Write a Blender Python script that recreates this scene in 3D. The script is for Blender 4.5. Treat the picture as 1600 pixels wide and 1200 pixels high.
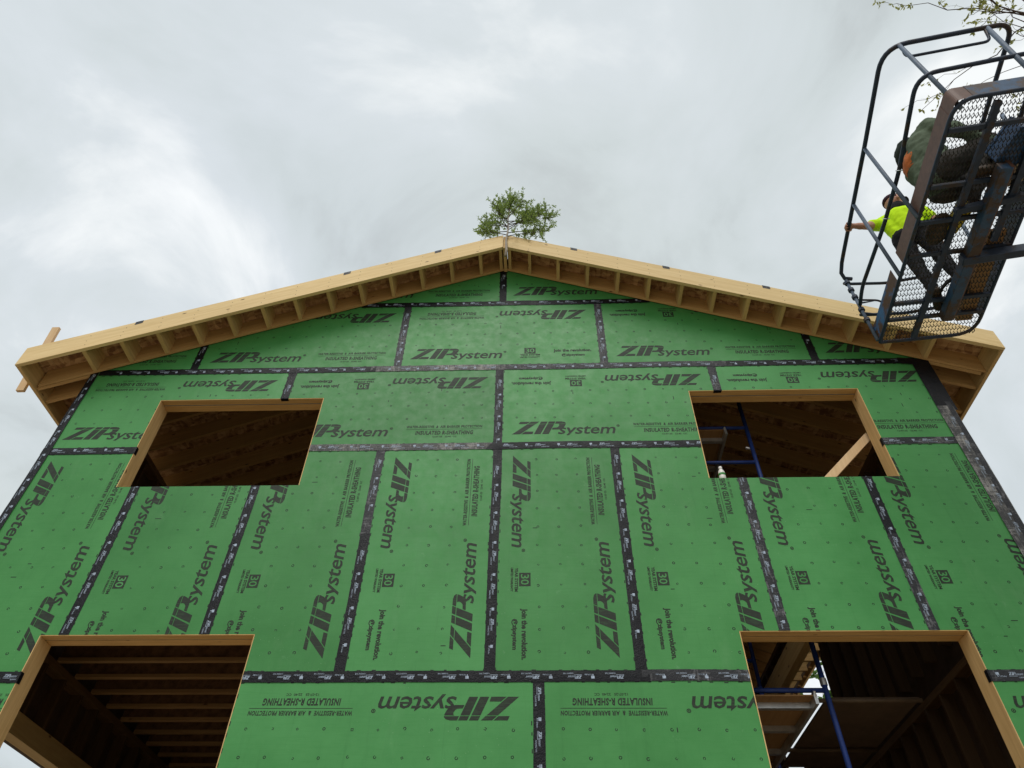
import bpy, bmesh, math, random
from mathutils import Vector, Matrix, noise
R = random.Random(7)

# ------------------------------------------------------------------ camera, sky, sun, exposure
scene = bpy.context.scene
for o in list(bpy.data.objects): bpy.data.objects.remove(o)
COL = scene.collection
scene.render.resolution_x, scene.render.resolution_y = 1024, 768
scene.view_settings.view_transform = 'Standard'
scene.view_settings.look = 'None'
scene.view_settings.exposure = 0.22
scene.view_settings.gamma = 1.0
scene.render.engine = 'CYCLES'

PITCH, YAW, ROLL = 0.803100, -0.045497, 0.017744
CAM = Vector((0.3979, -5.6372, 1.6))
cp, sp = math.cos(PITCH), math.sin(PITCH)
_f = Vector((math.sin(YAW)*cp, math.cos(YAW)*cp, sp))
_r0 = Vector((math.cos(YAW), -math.sin(YAW), 0)); _u0 = _r0.cross(_f)
_r = math.cos(ROLL)*_r0 + math.sin(ROLL)*_u0
_u = -math.sin(ROLL)*_r0 + math.cos(ROLL)*_u0
cd = bpy.data.cameras.new('camera'); cam = bpy.data.objects.new('camera', cd); COL.objects.link(cam)
cd.sensor_width = 36; cd.lens = 1111.877/1600*36; cd.clip_start = .05; cd.clip_end = 2000
M3 = Matrix((_r, _u, -_f)).transposed()
cam.matrix_world = Matrix.Translation(CAM) @ M3.to_4x4()
scene.camera = cam

SUN_EL, SUN_AZ = math.radians(52), math.radians(188)      # azimuth clockwise from +Y: behind the camera
world = bpy.data.worlds.new('World'); scene.world = world; world.use_nodes = True
nt = world.node_tree; N = nt.nodes; LK = nt.links
bg = N['Background']
sky = N.new('ShaderNodeTexSky'); sky.sky_type = 'NISHITA'; sky.sun_disc = False
sky.sun_elevation = SUN_EL; sky.sun_rotation = SUN_AZ
tc = N.new('ShaderNodeTexCoord')
sep = N.new('ShaderNodeSeparateXYZ'); LK.new(tc.outputs['Generated'], sep.inputs[0])
def wmath(op, a, b=None, clamp=False):
    n = N.new('ShaderNodeMath'); n.operation = op; n.use_clamp = clamp
    for i, v in enumerate((a, b)):
        if v is None: continue
        if isinstance(v, (int, float)): n.inputs[i].default_value = v
        else: LK.new(v, n.inputs[i])
    return n.outputs[0]
SKX, SKY = .353, 9.024
zc = wmath('ADD', wmath('MAXIMUM', sep.outputs[2], 0.0), 0.22)
comb = N.new('ShaderNodeCombineXYZ')
LK.new(wmath('DIVIDE', sep.outputs[0], zc), comb.inputs[0]); LK.new(wmath('DIVIDE', sep.outputs[1], zc), comb.inputs[1])
def wnoise(scale, detail, rough, off, dist=0.0):
    mp = N.new('ShaderNodeMapping'); mp.inputs['Location'].default_value = off
    LK.new(comb.outputs[0], mp.inputs[0])
    n = N.new('ShaderNodeTexNoise'); n.inputs['Scale'].default_value = scale; n.inputs['Detail'].default_value = detail
    n.inputs['Roughness'].default_value = rough; n.inputs['Distortion'].default_value = dist
    LK.new(mp.outputs[0], n.inputs['Vector']); return n.outputs[0]
big = wmath('ADD', wmath('MULTIPLY', wnoise(1.1, 3, .5, (SKX, SKY, 0), .2), .46), wmath('MULTIPLY', wnoise(2.6, 8, .55, (SKX+5, SKY, 0), .6), .54))
ramp = N.new('ShaderNodeValToRGB'); LK.new(big, ramp.inputs[0])
cr = ramp.color_ramp
cr.elements[0].position = .39; cr.elements[0].color = (.475, .51, .515, 1)
cr.elements[1].position = .605; cr.elements[1].color = (.88, .90, .905, 1)
e = cr.elements.new(.45); e.color = (.585, .635, .645, 1)
e = cr.elements.new(.53); e.color = (.655, .70, .725, 1)
tint = wnoise(.9, 3, .5, (9.0, 4.0, 0))
tr = N.new('ShaderNodeValToRGB'); LK.new(tint, tr.inputs[0])
tr.color_ramp.elements[0].position = .35; tr.color_ramp.elements[0].color = (.985, .992, 1.015, 1)
tr.color_ramp.elements[1].position = .65; tr.color_ramp.elements[1].color = (1.0, 1.005, .985, 1)
mul = N.new('ShaderNodeMix'); mul.data_type = 'RGBA'; mul.blend_type = 'MULTIPLY'; mul.inputs[0].default_value = 1
LK.new(ramp.outputs[0], mul.inputs[6]); LK.new(tr.outputs[0], mul.inputs[7])
skyk = N.new('ShaderNodeVectorMath'); skyk.operation = 'SCALE'; skyk.inputs['Scale'].default_value = .10
LK.new(sky.outputs[0], skyk.inputs[0])
mx = N.new('ShaderNodeMix'); mx.data_type = 'RGBA'; mx.inputs[0].default_value = .92
LK.new(skyk.outputs[0], mx.inputs[6]); LK.new(mul.outputs[2], mx.inputs[7])
LK.new(mx.outputs[2], bg.inputs[0]); bg.inputs[1].default_value = 1.0

sl = bpy.data.lights.new('sun', 'SUN'); sl.energy = 1.5; sl.angle = math.radians(35); sl.color = (1, .97, .93)
sun = bpy.data.objects.new('sun', sl); COL.objects.link(sun)
sdir = Vector((math.sin(SUN_AZ)*math.cos(SUN_EL), math.cos(SUN_AZ)*math.cos(SUN_EL), math.sin(SUN_EL)))
sun.rotation_euler = sdir.to_track_quat('Z', 'Y').to_euler(); sun.location = sdir*40

# ------------------------------------------------------------------ materials
class Mt:
    def __init__(s, name, rough=.6, spec=.3, metal=0):
        s.m = bpy.data.materials.new(name); s.m.use_nodes = True; s.t = s.m.node_tree
        s.b = s.t.nodes['Principled BSDF']; s.b.inputs['Roughness'].default_value = rough
        s.b.inputs['Specular IOR Level'].default_value = spec; s.b.inputs['Metallic'].default_value = metal
        s.co = s.t.nodes.new('ShaderNodeTexCoord').outputs['Object']
    def link(s, a, b): s.t.links.new(a, b)
    def rnd(s):
        return s.t.nodes.new('ShaderNodeObjectInfo').outputs['Random']
    def map(s, scale=(1, 1, 1), rot=(0, 0, 0), shift=False, src=None):
        mp = s.t.nodes.new('ShaderNodeMapping'); mp.inputs['Scale'].default_value = scale; mp.inputs['Rotation'].default_value = rot
        s.link(src or s.co, mp.inputs[0])
        if shift:
            k = s.math('MULTIPLY', s.rnd(), 37.0); s.link(k, mp.inputs['Location'])
        return mp.outputs[0]
    def noise(s, vec, scale, detail=4, rough=.55, dist=0):
        n = s.t.nodes.new('ShaderNodeTexNoise'); n.inputs['Scale'].default_value = scale
        n.inputs['Detail'].default_value = detail; n.inputs['Roughness'].default_value = rough; n.inputs['Distortion'].default_value = dist
        s.link(vec, n.inputs['Vector']); return n.outputs[0]
    def voro(s, vec, scale, out='Distance', rand=1):
        n = s.t.nodes.new('ShaderNodeTexVoronoi'); n.inputs['Scale'].default_value = scale; n.inputs['Randomness'].default_value = rand
        s.link(vec, n.inputs['Vector']); return n.outputs[out]
    def ramp(s, fac, stops):
        n = s.t.nodes.new('ShaderNodeValToRGB'); s.link(fac, n.inputs[0]); el = n.color_ramp.elements
        while len(el) < len(stops): el.new(.5)
        for e_, (p, c) in zip(el, stops):
            e_.position = p; e_.color = (c[0], c[1], c[2], 1) if not isinstance(c, (int, float)) else (c, c, c, 1)
        return n.outputs[0]
    def math(s, op, a, b=0.0, clamp=False):
        n = s.t.nodes.new('ShaderNodeMath'); n.operation = op; n.use_clamp = clamp
        for i, v in enumerate((a, b)):
            if isinstance(v, (int, float)): n.inputs[i].default_value = v
            else: s.link(v, n.inputs[i])
        return n.outputs[0]
    def mix(s, fac, a, b, mode='MIX'):
        n = s.t.nodes.new('ShaderNodeMix'); n.data_type = 'RGBA'; n.blend_type = mode
        for i, v in ((0, fac), (6, a), (7, b)):
            if isinstance(v, (int, float)): n.inputs[i].default_value = v
            elif isinstance(v, tuple): n.inputs[i].default_value = (*v, 1)
            else: s.link(v, n.inputs[i])
        return n.outputs[2]
    def col(s, c):
        if isinstance(c, tuple): s.b.inputs['Base Color'].default_value = (*c, 1)
        else: s.link(c, s.b.inputs['Base Color'])
        return s
    def bump(s, h, strength=.3, dist=.01):
        n = s.t.nodes.new('ShaderNodeBump'); n.inputs['Strength'].default_value = strength; n.inputs['Distance'].default_value = dist
        s.link(h, n.inputs['Height']); s.link(n.outputs[0], s.b.inputs['Normal']); return s
    def rough(s, v): s.link(v, s.b.inputs['Roughness']); return s

GREEN = (.118, .345, .128)
def m_green():
    m = Mt('green_coated_sheathing', .5, .25)
    v = m.map(shift=True)
    a = m.noise(v, 1.3, 5, .6); b = m.noise(v, 9, 5, .65); c = m.noise(m.map((3, 3, 60), shift=True), 1.5, 3)
    base = m.ramp(a, [(.28, (.036, .190, .041)), (.72, (.063, .262, .070))])
    base = m.mix(m.ramp(b, [(.35, 0.0), (.8, .2)]), base, (.085, .29, .09))
    base = m.mix(m.ramp(c, [(.52, 0.0), (.62, .15)]), base, (.03, .19, .034))
    tone = m.ramp(m.rnd(), [(0, (.86, .88, .88)), (.5, (1, 1, 1)), (1, (1.12, 1.07, 1.16))])
    base = m.mix(1.0, base, tone, 'MULTIPLY')
    drip = m.ramp(m.noise(m.map((14, 14, .7), shift=True), 1.6, 5, .7), [(.56, 0.0), (.74, .28)])
    base = m.mix(drip, base, (.030, .150, .036))
    scuff = m.ramp(m.noise(m.map((2.4, 2.4, 2.4), (0, .6, 0), shift=True), 3.0, 8, .78), [(.63, 0.0), (.73, .5)])
    base = m.mix(scuff, base, (.14, .32, .15))
    flecks = m.ramp(m.voro(m.map((1, 1, 1), shift=True), 26), [(.035, 1.0), (.06, 0.0)])
    patch = m.ramp(m.noise(v, .9, 3), [(.5, 0.0), (.68, .8)])
    base = m.mix(m.math('MULTIPLY', flecks, patch), base, (.42, .55, .40))
    dust = m.ramp(m.noise(m.map((1, 1, .35), shift=True), 2.2, 6, .7), [(.58, 0.0), (.9, .25)])
    base = m.mix(dust, base, (.22, .36, .20))
    hh = m.math('ADD', m.math('MULTIPLY', m.noise(v, 160, 3), .1), m.noise(m.map((2.4, 1, .5), shift=True), 1.2, 2))
    m.col(base).bump(hh, .35, .012)
    m.rough(m.ramp(b, [(.25, .34), (.75, .62)]))
    return m.m
def m_print():
    m = Mt('black_ink_print', .6, .25)
    v = m.map((1, 1, 1))
    st = m.ramp(m.noise(m.map((7, 7, 90)), 1.0, 3, .6), [(.52, 0.0), (.76, .3)])
    blot = m.ramp(m.noise(v, 14, 4, .7), [(.45, 0.0), (.95, .2)])
    m.col(m.mix(m.math('ADD', st, blot, True), (.017, .022, .015), (.06, .18, .06)))
    return m.m
def m_nailmark():
    return Mt('nail_mark_grey', .6, .3).col((.010, .030, .012)).m
def m_tape(name, lo, hi, worn):
    m = Mt(name, .55, .2)
    v = m.map(shift=True)
    a = m.noise(v, 6, 6, .7); b = m.noise(m.map((90, 90, 9), shift=True), 1, 4, .7)
    c = m.noise(m.map((9, 9, 90), shift=True), 1, 4, .7)
    streak = m.math('MAXIMUM', b, c)
    f = m.ramp(m.math('ADD', m.math('MULTIPLY', a, .5), m.math('MULTIPLY', streak, .5)), [(.62-worn, 0.0), (.74-worn*.5, 1.0)])
    m.col(m.mix(f, lo, hi))
    wr = m.math('ADD', m.noise(v, 38, 5, .7), m.noise(m.map((1, 1, 1), (0, .7, 0), shift=True), 90, 2))
    m.bump(wr, .8, .005)
    m.rough(m.ramp(a, [(.35, .33), (.7, .6)]))
    return m.m
def m_wood(name, axis, light, dark, knots=True, rough=.65):
    m = Mt(name, rough, .25)
    sc = {'x': (1.2, 22, 22), 'y': (22, 1.2, 22), 'z': (22, 22, 1.2), 'l': (1.2, 22, 22), 'r': (1.2, 22, 22)}[axis]
    rot = {'l': (0, math.atan(.4), 0), 'r': (0, -math.atan(.4), 0)}.get(axis, (0, 0, 0))
    src = m.map(rot=rot) if axis in 'lr' else None
    v = m.map(sc, shift=True, src=src)
    g = m.noise(v, 1.6, 6, .65, .6)
    base = m.ramp(g, [(.32, dark), (.68, light)])
    big = m.noise(m.map(tuple(.12*k for k in sc), shift=True, src=src), 2.5, 3)
    base = m.mix(m.ramp(big, [(.35, 0.0), (.75, .35)]), base, tuple(.72*k for k in dark))
    tone = m.ramp(m.rnd(), [(0, (.86, .84, .80)), (1, (1.08, 1.04, 1.0))])
    base = m.mix(1.0, base, tone, 'MULTIPLY')
    if knots:
        kv = m.map(tuple(3.2 if k < 2 else 8 for k in sc), shift=True, src=src)
        kd = m.voro(kv, 1.1)
        base = m.mix(m.ramp(kd, [(.05, .85), (.12, 0.0)]), base, (.10, .045, .018))
    m.col(base).bump(g, .12, .004)
    return m.m
def m_osb(name='oriented_strand_board'):
    m = Mt(name, .75, .2)
    v = m.map((1, 1, 1), shift=True)
    c = m.voro(m.map((1, 3.2, 1), (0, 0, .5), shift=True), 9, 'Color')
    c2 = m.voro(m.map((3.0, 1, 1), (0, 0, -.3), shift=True), 8, 'Color')
    sx = m.t.nodes.new('ShaderNodeSeparateColor'); m.link(c, sx.inputs[0])
    sy = m.t.nodes.new('ShaderNodeSeparateColor'); m.link(c2, sy.inputs[0])
    f = m.math('ADD', m.math('MULTIPLY', sx.outputs[0], .5), m.math('MULTIPLY', sy.outputs[1], .5))
    base = m.ramp(f, [(.15, (.22, .11, .05)), (.5, (.40, .23, .105)), (.85, (.56, .36, .18))])
    st = m.ramp(m.noise(m.map((1, 1, 1), shift=True), 2.6, 6, .75), [(.55, 0.0), (.72, .75)])
    base = m.mix(st, base, (.11, .05, .028))
    m.col(base).bump(f, .3, .004)
    return m.m
def m_plain(name, c, rough=.6, spec=.3, metal=0, var=.25, sc=6, bump=.1):
    m = Mt(name, rough, spec, metal)
    n = m.noise(m.map(shift=True), sc, 5, .65)
    m.col(m.ramp(n, [(.3, tuple(k*(1-var) for k in c)), (.7, tuple(min(1, k*(1+var)) for k in c))]))
    if bump: m.bump(n, bump, .01)
    return m.m
def m_painted_rust(name, paint, rust, amt):
    m = Mt(name, .55, .4)
    v = m.map(shift=True); n = m.noise(v, 5, 7, .72)
    f = m.ramp(n, [(amt-.04, 0.0), (amt+.04, 1.0)])
    r = m.ramp(m.noise(v, 22, 5, .7), [(.3, tuple(.55*k for k in rust)), (.7, rust)])
    p = m.ramp(m.noise(v, 14, 4, .7), [(.3, tuple(.6*k for k in paint)), (.7, paint)])
    m.col(m.mix(f, r, p)).bump(n, .25, .006)
    return m.m
def m_leaf(name, a, b):
    m = Mt(name, .55, .3)
    m.col(m.ramp(m.noise(m.map(), 11, 3), [(.3, a), (.7, b)]))
    m.b.inputs['Subsurface Weight'].default_value = 0
    tr_ = m.t.nodes.new('ShaderNodeBsdfTranslucent'); tr_.inputs[0].default_value = (b[0]*1.25, b[1]*1.25, b[2], 1)
    mxs = m.t.nodes.new('ShaderNodeMixShader'); mxs.inputs[0].default_value = .4
    m.link(m.b.outputs[0], mxs.inputs[1]); m.link(tr_.outputs[0], mxs.inputs[2])
    m.link(mxs.outputs[0], m.t.nodes['Material Output'].inputs[0])
    return m.m

MAT = dict(
    green=m_green(), ink=m_print(), nail=m_nailmark(),
    tape=m_tape('black_flashing_tape', (.0035, .004, .006), (.016, .017, .021), -.05),
    tape_worn=m_tape('scuffed_flashing_tape', (.022, .023, .026), (.25, .25, .255), .085),
    tape_foil=m_tape('dusty_flashing_tape', (.05, .05, .05), (.42, .41, .385), .12),
    white_ink=m_plain('pale_tape_ink', (.30, .36, .44), var=.5, sc=40, bump=0),
    fas_l=m_wood('pale_fascia_timber_left', 'l', (.80, .63, .345), (.66, .49, .235)),
    fas_r=m_wood('pale_fascia_timber_right', 'r', (.80, .63, .345), (.66, .49, .235)),
    wx=m_wood('lumber_along_x', 'x', (.70, .47, .20), (.52, .32, .12)),
    wy=m_wood('lumber_along_y', 'y', (.62, .45, .20), (.48, .32, .13)),
    wz=m_wood('lumber_upright', 'z', (.74, .52, .245), (.58, .37, .15)),
    iz=m_wood('shade_toned_interior_lumber_upright', 'z', (.13, .08, .04), (.085, .05, .025)),  # studs: same lumber, colour darkened to stand for indoor shade
    iy=m_wood('shade_toned_interior_lumber_along_y', 'y', (.20, .12, .055), (.13, .075, .035)),  # top plates: indoor shade is put into the lumber tone
    ix=m_wood('shade_toned_interior_lumber_along_x', 'x', (.46, .29, .13), (.32, .19, .085)),  # joist flanges: lumber tone lowered to carry the dimness inside
    wl=m_wood('rafter_lumber_left', 'l', (.60, .40, .17), (.46, .285, .115)),
    wr=m_wood('rafter_lumber_right', 'r', (.60, .40, .17), (.46, .285, .115)),
    pine=m_wood('fresh_pine_board', 'z', (.74, .55, .33), (.64, .44, .24)),
    osb=m_osb(),
    subfloor=m_plain('pale_bounce_subfloor', (.52, .40, .26), .9, .1, var=.2, sc=5),  # unseen floor tone, raised to bounce light onto joists and rafters
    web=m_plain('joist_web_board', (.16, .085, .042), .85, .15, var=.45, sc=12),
    foam=m_plain('grey_foam_spacer', (.22, .23, .22)),
    dark_wall=m_plain('shade_toned_sheathing', (.075, .048, .030), .8),  # board colour lowered so it holds the shade inside the house
    conc=m_plain('concrete', (.30, .29, .27), .85, var=.15, sc=3),
    soil=m_plain('sandy_dirt_ground', (.34, .275, .20), .95, var=.35, sc=.8, bump=.5),
    blue_tube=m_painted_rust('blue_scaffold_paint', (.015, .045, .22), (.05, .035, .04), .30),
    alu=m_plain('aluminium_deck', (.55, .56, .55), .4, .5, .85),
    steel=m_plain('galvanised_steel', (.6, .6, .6), .35, .5, .9),
    ply=m_wood('plank_plywood', 'y', (.36, .22, .10), (.27, .15, .06), False),
    lift_dark=m_painted_rust('dark_rail_paint', (.022, .038, .072), (.045, .030, .024), .44),
    lift_post=m_painted_rust('grey_blue_post_paint', (.10, .14, .20), (.14, .10, .08), .36),
    lift_blue=m_painted_rust('worn_blue_paint', (.030, .075, .15), (.065, .040, .028), .50),
    lift_rust=m_painted_rust('rusty_toe_plate', (.045, .12, .25), (.125, .062, .040), .66),
    lift_patchy=m_painted_rust('patchy_blue_toe_plate', (.05, .15, .33), (.115, .058, .038), .50),
    mesh=m_painted_rust('expanded_metal', (.016, .020, .026), (.035, .026, .020), .5),
    hivis=m_plain('hi_vis_yellow_cloth', (.52, .80, .015), .8, .1, var=.08, sc=9),
    hoodie=m_plain('dark_green_fleece', (.105, .135, .092), .9, .1, var=.2, sc=14, bump=.3),
    hood_dark=m_plain('charcoal_fleece', (.030, .040, .034), .9, .1, var=.2, sc=14, bump=.3),
    orange=m_plain('orange_print', (.42, .12, .035), .8, .1, var=.3, sc=30),
    black_cloth=m_plain('black_cloth', (.012, .012, .014), .85, .15, var=.3, sc=20),
    cap=m_plain('maroon_cap_cloth', (.045, .022, .032), .85, .1),
    skin=m_plain('skin', (.46, .24, .165), .55, .35, var=.06, sc=18),
    jeans=m_plain('work_trousers', (.05, .045, .04), .85, .1),
    boot=m_plain('brown_boot_leather', (.07, .045, .025), .6, .3),
    hair=m_plain('short_brown_hair', (.06, .04, .03), .8, .2),
    eye=m_plain('eye_dark', (.02, .015, .012), .3, .5, bump=0),
    yellow=m_plain('yellow_plastic', (.55, .42, .02), .45, .4, var=.1),
    bluebox=m_plain('blue_plastic', (.015, .05, .12), .45, .4, var=.15),
    bucket=m_plain('beige_plastic', (.48, .40, .29), .5, .35, var=.1),
    canvas=m_plain('brown_canvas', (.09, .065, .045), .9, .1, var=.3, sc=18),
    white=m_plain('white_plastic', (.72, .70, .66), .4, .4, var=.06),
    bark=m_plain('grey_brown_bark', (.13, .105, .085), .9, .1, var=.35, sc=25, bump=.5),
    pale_bark=m_plain('pale_bark', (.34, .30, .25), .85, .15, var=.35, sc=35, bump=.3),
    twig=m_plain('dark_twig', (.075, .055, .045), .85, .1, var=.3, sc=30),
    leaf_a=m_leaf('needle_green', (.10, .18, .045), (.27, .36, .11)),
    leaf_b=m_leaf('young_leaf_green', (.14, .19, .04), (.27, .27, .09)),
    leaf_c=m_leaf('summer_leaf_green', (.06, .12, .03), (.11, .20, .05)),
    rubber=m_plain('black_rubber', (.015, .015, .015), .8, .2),
    machine=m_painted_rust('machine_blue', (.03, .10, .22), (.08, .045, .03), .33),
)

# ------------------------------------------------------------------ helpers
class MB:
    def __init__(s): s.v = []; s.f = []; s.mi = []
    def add(s, vs, fs, mi=0):
        k = len(s.v); s.v += [tuple(p) for p in vs]; s.f += [tuple(i+k for i in f) for f in fs]; s.mi += [mi]*len(fs); return s
    def box(s, x0, x1, y0, y1, z0, z1, mi=0):
        return s.hexa([(x0,y0,z0),(x1,y0,z0),(x1,y1,z0),(x0,y1,z0),(x0,y0,z1),(x1,y0,z1),(x1,y1,z1),(x0,y1,z1)], mi)
    def hexa(s, p, mi=0):
        return s.add(p, [(0,3,2,1),(4,5,6,7),(0,1,5,4),(1,2,6,5),(2,3,7,6),(3,0,4,7)], mi)
    def obox(s, c, ax, ay, az, mi=0):                      # centre and three half-axis vectors
        c, ax, ay, az = map(Vector, (c, ax, ay, az))
        return s.hexa([c-ax-ay-az, c+ax-ay-az, c+ax+ay-az, c-ax+ay-az, c-ax-ay+az, c+ax-ay+az, c+ax+ay+az, c-ax+ay+az], mi)
    def bar(s, a, b, w, t, up=(0,0,1), mi=0):              # rectangular bar from a to b
        a, b = Vector(a), Vector(b); d = (b-a); l = d.length; d.normalize()
        sd = d.cross(Vector(up)); sd.normalize(); u = sd.cross(d)
        return s.obox((a+b)/2, d*l/2, sd*w/2, u*t/2, mi)
    def tube(s, pts, r, n=8, mi=0, closed=False, caps=True):
        pts = [Vector(p) for p in pts]; rr = r if isinstance(r, (list, tuple)) else [r]*len(pts)
        k = len(s.v); ref = None; m = len(pts)
        for i, p in enumerate(pts):
            if closed: d = pts[(i+1) % m]-pts[i-1]
            else: d = pts[min(i+1, m-1)]-pts[max(i-1, 0)]
            d.normalize()
            if ref is None: ref = Vector((0,0,1)) if abs(d.z) < .9 else Vector((1,0,0))
            a = d.cross(ref); a.normalize(); b = d.cross(a); b.normalize(); ref = -b if False else a.cross(d)
            for j in range(n):
                t = 2*math.pi*j/n; s.v.append(tuple(p+(a*math.cos(t)+b*math.sin(t))*rr[i]))
        for i in range(m if closed else m-1):
            for j in range(n):
                q0 = k+i*n; q1 = k+((i+1) % m)*n
                s.f.append((q0+j, q0+(j+1) % n, q1+(j+1) % n, q1+j)); s.mi.append(mi)
        if caps and not closed:
            s.f.append(tuple(k+j for j in reversed(range(n)))); s.mi.append(mi)
            s.f.append(tuple(k+(m-1)*n+j for j in range(n))); s.mi.append(mi)
        return s
    def ball(s, c, rx, ry=None, rz=None, seg=12, rings=8, mi=0):
        ry = ry or rx; rz = rz or rx; k = len(s.v)
        for i in range(rings+1):
            ph = math.pi*i/rings
            for j in range(seg):
                th = 2*math.pi*j/seg
                s.v.append((c[0]+rx*math.sin(ph)*math.cos(th), c[1]+ry*math.sin(ph)*math.sin(th), c[2]+rz*math.cos(ph)))
        for i in range(rings):
            for j in range(seg):
                s.f.append((k+i*seg+j, k+(i+1)*seg+j, k+(i+1)*seg+(j+1) % seg, k+i*seg+(j+1) % seg)); s.mi.append(mi)
        return s
    def lathe(s, c, prof, n=16, mi=0):
        k = len(s.v)
        for r, z in prof:
            for j in range(n):
                t = 2*math.pi*j/n; s.v.append((c[0]+r*math.cos(t), c[1]+r*math.sin(t), c[2]+z))
        for i in range(len(prof)-1):
            for j in range(n):
                s.f.append((k+i*n+j, k+i*n+(j+1) % n, k+(i+1)*n+(j+1) % n, k+(i+1)*n+j)); s.mi.append(mi)
        s.f.append(tuple(k+j for j in reversed(range(n)))); s.mi.append(mi)
        s.f.append(tuple(k+(len(prof)-1)*n+j for j in range(n))); s.mi.append(mi)
        return s
    def build(s, name, mats, parent=None, smooth=False, bevel=0):
        me = bpy.data.meshes.new(name); off = wloc(parent)
        me.from_pydata([tuple(Vector(p)-off) for p in s.v], [], s.f)
        mats = mats if isinstance(mats, (list, tuple)) else [mats]
        for m in mats: me.materials.append(m)
        if len(mats) > 1: me.polygons.foreach_set('material_index', s.mi)
        me.validate(); me.update()
        if smooth: me.polygons.foreach_set('use_smooth', [True]*len(me.polygons))
        o = link(name, me, parent)
        if bevel:
            b = o.modifiers.new('bevel', 'BEVEL'); b.width = bevel; b.segments = 2; b.limit_method = 'ANGLE'
        return o
def wloc(o):
    v = Vector()
    while o is not None: v += o.location; o = o.parent
    return v
def link(name, me, parent=None, loc=(0,0,0)):
    o = bpy.data.objects.new(name, me); COL.objects.link(o); o.parent = parent; o.location = loc; return o
def tag(o, label, cat, group=None):
    o['label'] = label; o['category'] = cat
    if group: o['group'] = group
    return o
def thing(name, label, cat, loc=(0,0,0), group=None):
    o = bpy.data.objects.new(name, None); COL.objects.link(o); o.location = loc; o.empty_display_size = .2
    return tag(o, label, cat, group)
def structure(o): o['kind'] = 'structure'; return o
def stuff(o): o['kind'] = 'stuff'; return o

def clip_bm(bm, holes=(), half=()):
    """cut XZ rectangles (x0,x1,z0,z1) out and drop everything on the positive side of each (point, normal)"""
    for x0, x1, z0, z1 in holes:
        xs = [v.co.x for v in bm.verts]; zs = [v.co.z for v in bm.verts]
        if not xs or max(xs) < x0 or min(xs) > x1 or max(zs) < z0 or min(zs) > z1: continue
        for co, no in (((x0,0,0),(1,0,0)), ((x1,0,0),(1,0,0)), ((0,0,z0),(0,0,1)), ((0,0,z1),(0,0,1))):
            bmesh.ops.bisect_plane(bm, geom=bm.verts[:]+bm.edges[:]+bm.faces[:], plane_co=co, plane_no=no, dist=1e-6)
        kill = [f for f in bm.faces if x0-1e-6 < f.calc_center_median().x < x1+1e-6 and z0-1e-6 < f.calc_center_median().z < z1+1e-6]
        if kill: bmesh.ops.delete(bm, geom=kill, context='FACES')
    for co, no in half:
        if not bm.verts: break
        bmesh.ops.bisect_plane(bm, geom=bm.verts[:]+bm.edges[:]+bm.faces[:], plane_co=co, plane_no=no, dist=1e-6, clear_outer=True)
def bm_object(bm, name, mat, parent):
    me = bpy.data.meshes.new(name); bm.to_mesh(me); bm.free(); me.materials.append(mat)
    return link(name, me, parent)

# ------------------------------------------------------------------ ground
U = 1.2192; Z0 = 4.074
g = MB().add([(-400,-400,0),(400,-400,0),(400,400,0),(-400,400,0)], [(0,1,2,3)]).build('ground', MAT['soil']); structure(g)

# ------------------------------------------------------------------ the house
house = thing('house', 'unfinished gable-roofed house clad in green printed sheathing panels with open window holes', 'house')
XR = .03; MS = .40; ZB = 9.665                     # ridge position, roof slope, height of the soffit line at the ridge
def zb(x): return ZB-MS*abs(x-XR)
HW = 4*U; DEP = 10.0
OPEN = [(-3.865,-1.987,6.025,7.266), (2.115,3.978,6.058,7.296), (-3.86,-2.0,2.95,4.44), (2.065,3.93,2.95,4.452)]
roofcut = [((XR,0,ZB+.22), (MS,0,1)), ((XR,0,ZB+.22), (-MS,0,1)), ((-HW,0,0),(-1,0,0)), ((HW,0,0),(1,0,0))]

# --- text print -------------------------------------------------------------
def text_polys(s, shear=0.0, offset=0.0, spacing=1.0):
    cu = bpy.data.curves.new('txt', 'FONT'); cu.body = s; cu.size = 1; cu.shear = shear; cu.offset = offset
    cu.space_character = spacing; cu.fill_mode = 'FRONT'; cu.resolution_u = 2
    ob = bpy.data.objects.new('txt', cu); COL.objects.link(ob)
    dg = bpy.context.evaluated_depsgraph_get(); dg.update()
    me = ob.evaluated_get(dg).to_mesh()
    vs = [(v.co.x, v.co.y) for v in me.vertices]; fs = [tuple(p.vertices) for p in me.polygons]
    ob.evaluated_get(dg).to_mesh_clear(); bpy.data.objects.remove(ob); bpy.data.curves.remove(cu)
    return vs, fs
def fit(vf, x0, x1, y0, y1):
    vs, fs = vf; xs = [v[0] for v in vs]; ys = [v[1] for v in vs]
    a, b, c, d = min(xs), max(xs), min(ys), max(ys)
    return [(x0+(x-a)/(b-a)*(x1-x0), y0+(y-c)/(d-c)*(y1-y0)) for x, y in vs], fs
def bm2d(vf):
    bm = bmesh.new(); vs = [bm.verts.new((x, 0, y)) for x, y in vf[0]]
    for f in vf[1]:
        try: bm.faces.new([vs[i] for i in f])
        except ValueError: pass
    bmesh.ops.triangulate(bm, faces=bm.faces[:], ngon_method='EAR_CLIP'); return bm
def from_bm(bm):
    bm.verts.index_update(); r = ([(v.co.x, v.co.z) for v in bm.verts], [tuple(v.index for v in f.verts) for f in bm.faces]); bm.free(); return r
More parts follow.
